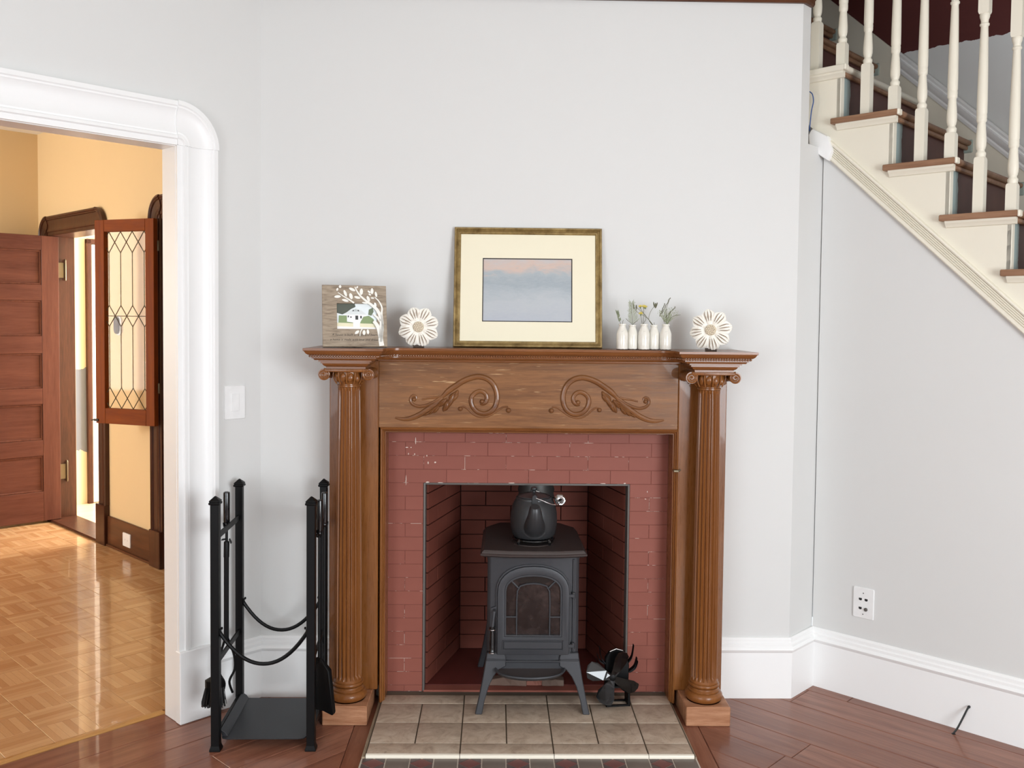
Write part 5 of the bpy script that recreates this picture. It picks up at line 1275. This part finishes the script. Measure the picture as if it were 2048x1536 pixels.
# sprigs standing in the bottles
def green(n_, c): return plain(n_, c, 0.6)
G1, G2, G3, G4 = green('sage_green', srgb(128, 138, 104)), green('pale_green', srgb(168, 176, 142)), green('bud_brown_green', srgb(104, 102, 76)), green('yellow_petal', srgb(216, 196, 88))
ZD = [0.0]
ZB = lambda x, y, d=0.0: Vector((0.424 + (x-815)/13.36/535.0, VY + ZD[0] + d, SZ + 0.0985 + (735-y)/13.36/535.0))   # zoom pixels of the vase crop
def leaf(mb, c, d, ln, w, n=Vector((0, -1, 0))):
    d = d.normalized(); sd = d.cross(n).normalized()*w/2
    tip = c + d*ln; m_ = c + d*ln*0.45
    nn = d.cross(sd).normalized()*0.0004
    mb.add([c, m_+sd+nn, tip, m_-sd+nn, m_-nn*2], [(0, 1, 4), (1, 2, 4), (2, 3, 4), (3, 0, 4)])
def sprig(label, i, stems, builder, mat_stem=G3):
    o_ = Vector(mouths[i]); s = thing('flower_sprig', label, 'dried flower', tuple(o_), group='dried sprigs in the bottles')
    m = MB()
    for P_ in stems: m.tube(smooth_path([o_ + Vector((0, 0, -0.004))] + P_, 4), 0.0008, 5)
    so = m.build('stem', mat_stem, s); so.location = -o_
    for nm, mat, mb in builder(): x_ = mb.build(nm, mat, s, smooth=False); x_.location = -o_; x_['kind'] = 'stuff'
ZD[0] = -0.007
def b1():
    m = MB(); r = random.Random(1)
    base, tip = ZB(165, 690), ZB(85, 425)
    for k in range(30):
        t = k/29; c = base.lerp(tip, t); leaf(m, c, Vector((r.choice((-1, 1))*0.7-0.1, r.uniform(-.6, .6), 1.0)), 0.010, 0.0042, Vector((r.uniform(-.6, .6), -1, 0)))
    return [('leaves', G1, m)]
sprig('short leafy sprig in the end bottle nearest the gold frame', 0, [[ZB(165, 690), ZB(120, 560), ZB(85, 425)], [ZB(245, 690), ZB(258, 640)]], b1)
ZD[0] = 0.013
def b2():
    m = MB(); r = random.Random(2)
    base, tip = ZB(530, 760), ZB(485, 190)
    for k in range(26):
        t = k/25; c = base.lerp(tip, t)
        for sd in (-1, 1):
            d = Vector((sd*(0.9-0.3*t), r.uniform(-.5, .5), 0.75)).normalized(); L = 0.026*(1-0.45*t)*r.uniform(0.6, 1.1)
            m.tube([c, c+d*L], 0.0004, 4)
            for q in range(4): leaf(m, c+d*L*(q+1)/4, Vector((d.x*r.uniform(.2, 1.2), r.uniform(-.7, .7), d.z)), 0.0055, 0.0020, Vector((r.uniform(-1, 1), -1, 0)))
    return [('fern_leaves', G2, m)]
sprig('feathery pale green fern sprig in the second bottle from the gold frame', 1, [[ZB(530, 760), ZB(505, 480), ZB(485, 190)], [ZB(512, 750), ZB(400, 660), ZB(345, 600)], [ZB(550, 750), ZB(620, 680), ZB(660, 670)]], b2)
ZD[0] = -0.007
def b3():
    m = MB(); g = MB(); r = random.Random(3)
    for cx, cy, n_ in ((720, 480, 16), (800, 290, 16), (705, 290, 12), (840, 300, 10)):
        c = ZB(cx, cy)
        for k in range(n_):
            a = 2*PI*k/n_; leaf(m, c, Vector((math.cos(a), r.uniform(-.4, .2), 0.5+0.9*math.sin(a)+0.4)), r.uniform(.007, .011), 0.0034, Vector((r.uniform(-.8, .8), -1, 0)))
        g.ball(c - Vector((0, 0, 0.003)), (0.003, 0.003, 0.0045), 8, 6)
    return [('yellow_petals', G4, m), ('flower_bud', G1, g)]
sprig('yellow flowers standing in the middle bottle', 2, [[ZB(760, 730), ZB(735, 600), ZB(718, 500)], [ZB(790, 730), ZB(795, 500), ZB(800, 320)], [ZB(800, 730), ZB(860, 580), ZB(700, 320)]], b3)
ZD[0] = 0.013
def b4():
    g = MB()
    for cx, cy, dx in ((1090, 210, -.3), (1130, 235, .1), (1165, 225, .5), (545, 260, -.3), (620, 290, .0)):
        c = ZB(cx, cy); g.tube([c - Vector((dx*0.006, 0, 0.012)), c, c+Vector((dx*0.005, 0, 0.008))], [0.0012, 0.0028, 0.0014], 7)
    return [('flower_bud', G3, g)]
sprig('crossed thin stems with brown buds in the fourth bottle from the gold frame', 3, [[ZB(1072, 785), ZB(900, 570), ZB(640, 420), ZB(545, 270)], [ZB(1088, 785), ZB(940, 600), ZB(830, 470), ZB(620, 300)], [ZB(1064, 785), ZB(960, 620), ZB(1000, 420), ZB(1110, 260)], [ZB(1104, 770), ZB(1104, 700)]], b4)
ZD[0] = -0.007
def b5():
    m = MB(); g = MB(); r = random.Random(5)
    for (bx, by), (tx, ty) in (((1110, 790), (1490, 50)), ((1180, 780), (1640, 280)), ((1130, 790), (1360, 200))):
        for k in range(16):
            t = 0.45 + 0.55*k/15; c = ZB(lerp(bx, tx, t), lerp(by, ty, t)); g.ball(c + Vector((r.uniform(-.0015, .0015), r.uniform(-.001, .001), 0)), (0.0016, 0.0016, 0.0024), 6, 5)
    for k in range(230):
        a = r.uniform(-0.75, 0.95); L = r.uniform(0.012, 0.062); o_ = ZB(1420, 740)
        c = o_ + Vector((math.sin(a)*L*0.95, r.uniform(-.012, .012), math.cos(a)*L))
        leaf(m, c, Vector((math.sin(a)+r.uniform(-.6, .6), r.uniform(-.5, .5), 1)), r.uniform(.003, .0065), 0.0022, Vector((r.uniform(-1, 1), -1, 0)))
        if k % 4 == 0: m.tube([o_, o_.lerp(c, 0.5)+Vector((0, 0, 0.001)), c], 0.0003, 4)
    return [('leaves', G2, m), ('seed_heads', G3, g)]
sprig('bushy grey green sprig with leaning seed heads in the bottle farthest from the gold frame', 4, [[ZB(1420, 740), ZB(1400, 500), ZB(1400, 330)], [ZB(1440, 740), ZB(1560, 540), ZB(1780, 490)], [ZB(1380, 740), ZB(1330, 560), ZB(1490, 50)], [ZB(1400, 740), ZB(1480, 480), ZB(1640, 280)]], b5)

# ================================================================= DOORWAY ROOM: DOOR, SASH, FITTINGS
def frame_loc(x, y, z=0): return tuple(FE @ Vector((x, y, z)))
DR = thing('panel_door', 'reddish brown five panel wooden door standing open against the yellow wall', 'door', frame_loc(0.600, 3.788, 0.0175), PI/4 - math.radians(2.0))
W_D, H_D, T_D = 0.82, 2.037, 0.038
rails = [(0.0, 0.212), (0.469, 0.583), (0.840, 0.954), (1.202, 1.326), (1.577, 1.690), (1.935, 2.037)]
for x0, x1 in ((-W_D, -W_D+0.115), (-0.115, 0.0)):
    b = MB(); b.box(x0, x1, -T_D, 0, 0, H_D); b.build('stile', M_door, DR, bevel=0.002)
for z0, z1 in rails:
    b = MB(); b.box(-W_D+0.115, -0.115, -T_D, 0, z0, z1); b.build('rail', M_doorX, DR, bevel=0.002)
for (a, c) in zip(rails[:-1], rails[1:]):
    b = MB(); b.box(-W_D+0.115, -0.115, -T_D+0.014, -0.010, a[1], c[0]); p = b.build('panel', M_doorX, DR)
    b = MB(); o_ = [(-W_D+0.115, a[1]), (-0.115, a[1]), (-0.115, c[0]), (-W_D+0.115, c[0])]; i_ = offset_poly(o_, 0.012); arch_frame(b, o_, i_, -T_D+0.006, -T_D+0.016); b.build('panel_moulding', M_door, p, bevel=0.003)
for hz_ in (1.80, 0.335):
    b = MB(); b.box(-0.004, 0.062, 0.008, 0.0165, hz_-0.055, hz_+0.055); b.lathe([(0.006, -0.075), (0.008, -0.070), (0.008, 0.070), (0.006, 0.078), (0.002, 0.082)], 12, (0.058, 0.004, hz_)); b.build('hinge', M_brass, DR, bevel=0.001)

# leaded glass sash swung open in front of the wall strip
hp = FE @ Vector((0.527, 2.017, 0)); ang = math.atan2(-0.357, 0.934)
SA = thing('leaded_glass_sash', 'orange brown wooden sash with leaded diamond glazing swung open', 'window sash', (hp.x, hp.y, 0.850), ang)
SWd, SHt, ST_ = 0.434, 1.206, 0.034
for x0, x1 in ((-SWd, -SWd+0.070), (-0.062, 0.0)):
    b = MB(); b.box(x0, x1, -ST_, 0, 0, SHt); b.build('stile', M_sash, SA, bevel=0.002)
for z0, z1 in ((0, 0.092), (SHt-0.070, SHt)):
    b = MB(); b.box(-SWd+0.070, -0.062, -ST_, 0, z0, z1); b.build('rail', M_sashX, SA, bevel=0.002)
gl = NT('thin_clear_glass'); gl.t.nodes.remove(gl.b); tr_ = gl.n('ShaderNodeBsdfTransparent'); gs = gl.n('ShaderNodeBsdfGlossy'); gs.inputs['Roughness'].default_value = 0.05
mx = gl.n('ShaderNodeMixShader'); fn = gl.n('ShaderNodeFresnel'); fn.inputs['IOR'].default_value = 1.35
gl.l(gl.math('MULTIPLY', fn.outputs[0], 0.2), mx.inputs[0]); gl.l(tr_.outputs[0], mx.inputs[1]); gl.l(gs.outputs[0], mx.inputs[2]); gl.l(mx.outputs[0], gl.t.nodes['Material Output'].inputs['Surface'])
gx0, gx1, gz0, gz1 = -SWd+0.070, -0.062, 0.092, SHt-0.070
b = MB(); b.box(gx0, gx1, -ST_/2-0.001, -ST_/2+0.001, gz0, gz1); GP = b.build('glass_pane', gl.mat, SA)
cm = MB(); yl = -ST_/2; lr = 0.0024; nd = 3.5; dw = (gx1-gx0)/nd; dh = 0.062
def came(x0, z0, x1, z1):
    # clip to the pane in x
    if x0 > x1: x0, z0, x1, z1 = x1, z1, x0, z0
    if x1 - x0 > 1e-6:
        if x0 < gx0: z0 += (z1-z0)*(gx0-x0)/(x1-x0); x0 = gx0
        if x1 > gx1: z1 = z0 + (z1-z0)*(gx1-x0)/(x1-x0); x1 = gx1
        if x1 <= x0: return
    cm.tube([(x0, yl, z0), (x1, yl, z1)], lr, 6)
midz = gz0 + (gz1-gz0)*0.525
for zc, kind in ((gz1-dh, 'top'), (midz, 'mid'), (gz0+dh, 'bot')):
    for i in range(-1, 5):
        xa = gx0 + (i-0.25)*dw; xm = xa+dw/2; xb = xa+dw
        if kind == 'mid':
            came(xa, zc, xm, zc+dh); came(xm, zc+dh, xb, zc); came(xa, zc, xm, zc-dh); came(xm, zc-dh, xb, zc)
        elif kind == 'top':
            came(xa, zc+dh*0.0, xm, zc-dh); came(xm, zc-dh, xb, zc); came(xa, zc, xm, zc+dh); came(xm, zc+dh, xb, zc)
        else:
            came(xa, zc, xm, zc+dh); came(xm, zc+dh, xb, zc); came(xa, zc, xm, zc-dh); came(xm, zc-dh, xb, zc)
came(gx0, midz, gx1, midz)
for i in range(0, 5):
    xm = gx0 + (i-0.25)*dw + dw/2
    if gx0 < xm < gx1:
        cm.tube([(xm, yl, gz1-2*dh), (xm, yl, midz+dh)], lr, 6); cm.tube([(xm, yl, midz-dh), (xm, yl, gz0+2*dh)], lr, 6)
cm.build('lead_came', M_lead, GP)
b = MB(); b.box(-SWd-0.012, -SWd+0.02, -ST_-0.006, -ST_, 0.012, 0.026); b.tube([(-SWd-0.012, -ST_-0.003, 0.020), (-SWd-0.030, -ST_-0.003, 0.016)], 0.004, 6); b.build('latch', M_hole, SA)
for hz_ in (0.22, 1.05):
    b = MB(); b.lathe([(0.005, -0.03), (0.006, -0.028), (0.006, 0.028), (0.005, 0.03)], 10, (0.006, -0.004, hz_)); b.box(-0.004, 0.006, -0.006, 0.0, hz_-0.028, hz_+0.028); b.build('hinge', M_brass, SA)

# doorbell chime / thermostat on the strip, outlets and switches
TH = thing('wall_sensor', 'dark oval wall sensor on a white plate behind the leaded glass', 'wall sensor', tuple(Vector(locE) + Matrix.Rotation(-PI/4, 3, 'Z') @ Vector((-2.625, 0.0005, 1.430))), -PI/4)
def rrect(w, h, r, n=6):
    pts = []
    for cx, cz, a0 in ((w/2-r, h/2-r, 0), (-w/2+r, h/2-r, 90), (-w/2+r, -h/2+r, 180), (w/2-r, -h/2+r, 270)):
        for i in range(n+1): a = math.radians(a0 + 90*i/n); pts.append((cx + r*math.cos(a), cz + r*math.sin(a)))
    return pts
b = MB(); b.prism_xz(rrect(0.088, 0.125, 0.043), -0.012, 0.0); b.build('white_plate', M_plate, TH, bevel=0.002)
b = MB(); b.prism_xz([(x-0.008, z+0.002) for x, z in rrect(0.070, 0.110, 0.034)], -0.024, -0.011); b.build('dark_cover', plain('dark_bronze_cover', srgb(74, 62, 54), 0.35), TH, bevel=0.003)
def wall_plate(name, label, loc, rz, w=0.076, h=0.122, cat='wall plate'):
    r = thing(name, label, cat, loc, rz)
    m = MB(); m.rings([[(x*s_, y, z*s_) for x, z in rrect(w, h, 0.004, 3)] for y, s_ in ((0.0, 1), (-0.003, 1), (-0.006, 0.965))]); m.build('cover_plate', M_plate, r)
    return r
Rm = lambda rz: Matrix.Rotation(rz, 3, 'Z')
p = Vector(PL) + Rm(PI/4) @ Vector((-0.1125, 0.0, 1.1655))
SWT = wall_plate('light_switch', 'white rectangular dimmer switch plate beside the doorway casing', tuple(p), PI/4, 0.086, 0.128, 'light switch')
b = MB(); b.prism_xz(rrect(0.033, 0.067, 0.002, 2), -0.0085, -0.005); r_ = b.build('rocker', M_plate, SWT, bevel=0.001)
b = MB(); arch_frame(b, rrect(0.037, 0.071, 0.002, 2), rrect(0.033, 0.067, 0.002, 2), -0.0064, -0.005); b.build('rocker_gap', M_plate, SWT)
b = MB(); b.box(-0.0105, 0.008, -0.0092, -0.008, 0.0125, 0.0137); b.box(-0.0105, 0.008, -0.0092, -0.008, -0.0165, -0.0153); b.box(-0.0105, -0.0095, -0.0092, -0.008, -0.0153, 0.0125); b.build('rocker_lines', M_plate, r_)
p = Vector(PR) + Rm(-PI/4) @ Vector((0.211, 0.0, 0.3845))
OUT = wall_plate('jack_plate', 'white four-hole jack plate on the grey wall under the stairs', tuple(p), -PI/4, 0.082, 0.122, 'jack plate')
for (x, z, r_, mt) in ((-0.0115, 0.015, 0.006, M_hole), (0.0115, 0.015, 0.006, M_hole), (-0.0115, -0.021, 0.006, M_hole)):
    b = MB(); b.prism_xz([(x-r_, z-r_*0.55), (x, z-r_*0.95), (x+r_, z-r_*0.55), (x+r_, z+r_*0.7), (x-r_, z+r_*0.7)], -0.0066, -0.004); b.build('jack_socket', mt, OUT)
b = MB(); b.lathe([(0.007, 0.0), (0.007, 0.006), (0.0045, 0.007), (0.0045, 0.010)], 14, M=Matrix.Translation((0.0115, -0.004, -0.023)) @ Matrix.Rotation(PI/2, 4, 'X')); b.build('coax_socket', M_steel, OUT)
for z in (0.040, -0.044):
    b = MB(); b.lathe([(0.0022, 0.0), (0.0022, 0.003), (0.0012, 0.0035)], 10, M=Matrix.Translation((0, -0.004, z)) @ Matrix.Rotation(PI/2, 4, 'X')); b.build('screw', M_steel, OUT)
p = Vector(locE) + Rm(-PI/4) @ Vector((-2.50, -0.0165, 0.088))
O2 = wall_plate('outlet_plate', 'white square outlet plate set in the brown baseboard', tuple(p), -PI/4, 0.108, 0.085, 'outlet plate')
for x in (-0.018, 0.018):
    b = MB(); b.prism_xz([(x-0.002, -0.006), (x+0.002, -0.006), (x+0.002, 0.006), (x-0.002, 0.006)], -0.0064, -0.005); b.build('outlet_slot', plain('outlet_slot_glare_grey', srgb(200, 198, 200), 0.5), O2)  # dark slots coloured pale grey, the glare on the plate painted in
# black cable coming out of the right baseboard
uR = Vector((S2, -S2, 0)); nR = Vector((-S2, -S2, 0)); Q0 = Vector(PR)
c0 = Q0 + uR*0.618 + nR*0.017; 
cab = smooth_path([c0 + Vector((0, 0, 0.098)), c0 + nR*0.012 + Vector((0, 0, 0.090)) - uR*0.004, c0 + nR*0.03 + Vector((0, 0, 0.062)) - uR*0.012, c0 + nR*0.045 + Vector((0, 0, 0.022)) - uR*0.026, c0 + nR*0.052 + Vector((0, 0, 0.0035)) - uR*0.036], 6)
CB = thing('cable', 'short black cable bending from the white baseboard into the floor', 'cable', tuple(cab[-1]))
o = MB().tube(cab, 0.0034, 8).build('cable_sheath', plain('black_cable', srgb(36, 38, 38), 0.45), CB); o.location = -cab[-1]
m = MB(); m.tube([cab[0] + nR*0.002, cab[2], cab[4]], [0.0046, 0.0050, 0.0046], 8); o = m.build('cable_collar', plain('cable_collar_black', srgb(30, 30, 30), 0.5), CB); o.location = -cab[-1]
m = MB(); m.lathe([(0.007, 0.0), (0.007, 0.0012), (0.004, 0.0016)], 12); m.build('floor_hole', M_hole, CB, loc=(0, 0, -0.0035))
# cable clamp on the mantel and loose nails are too small to stand alone
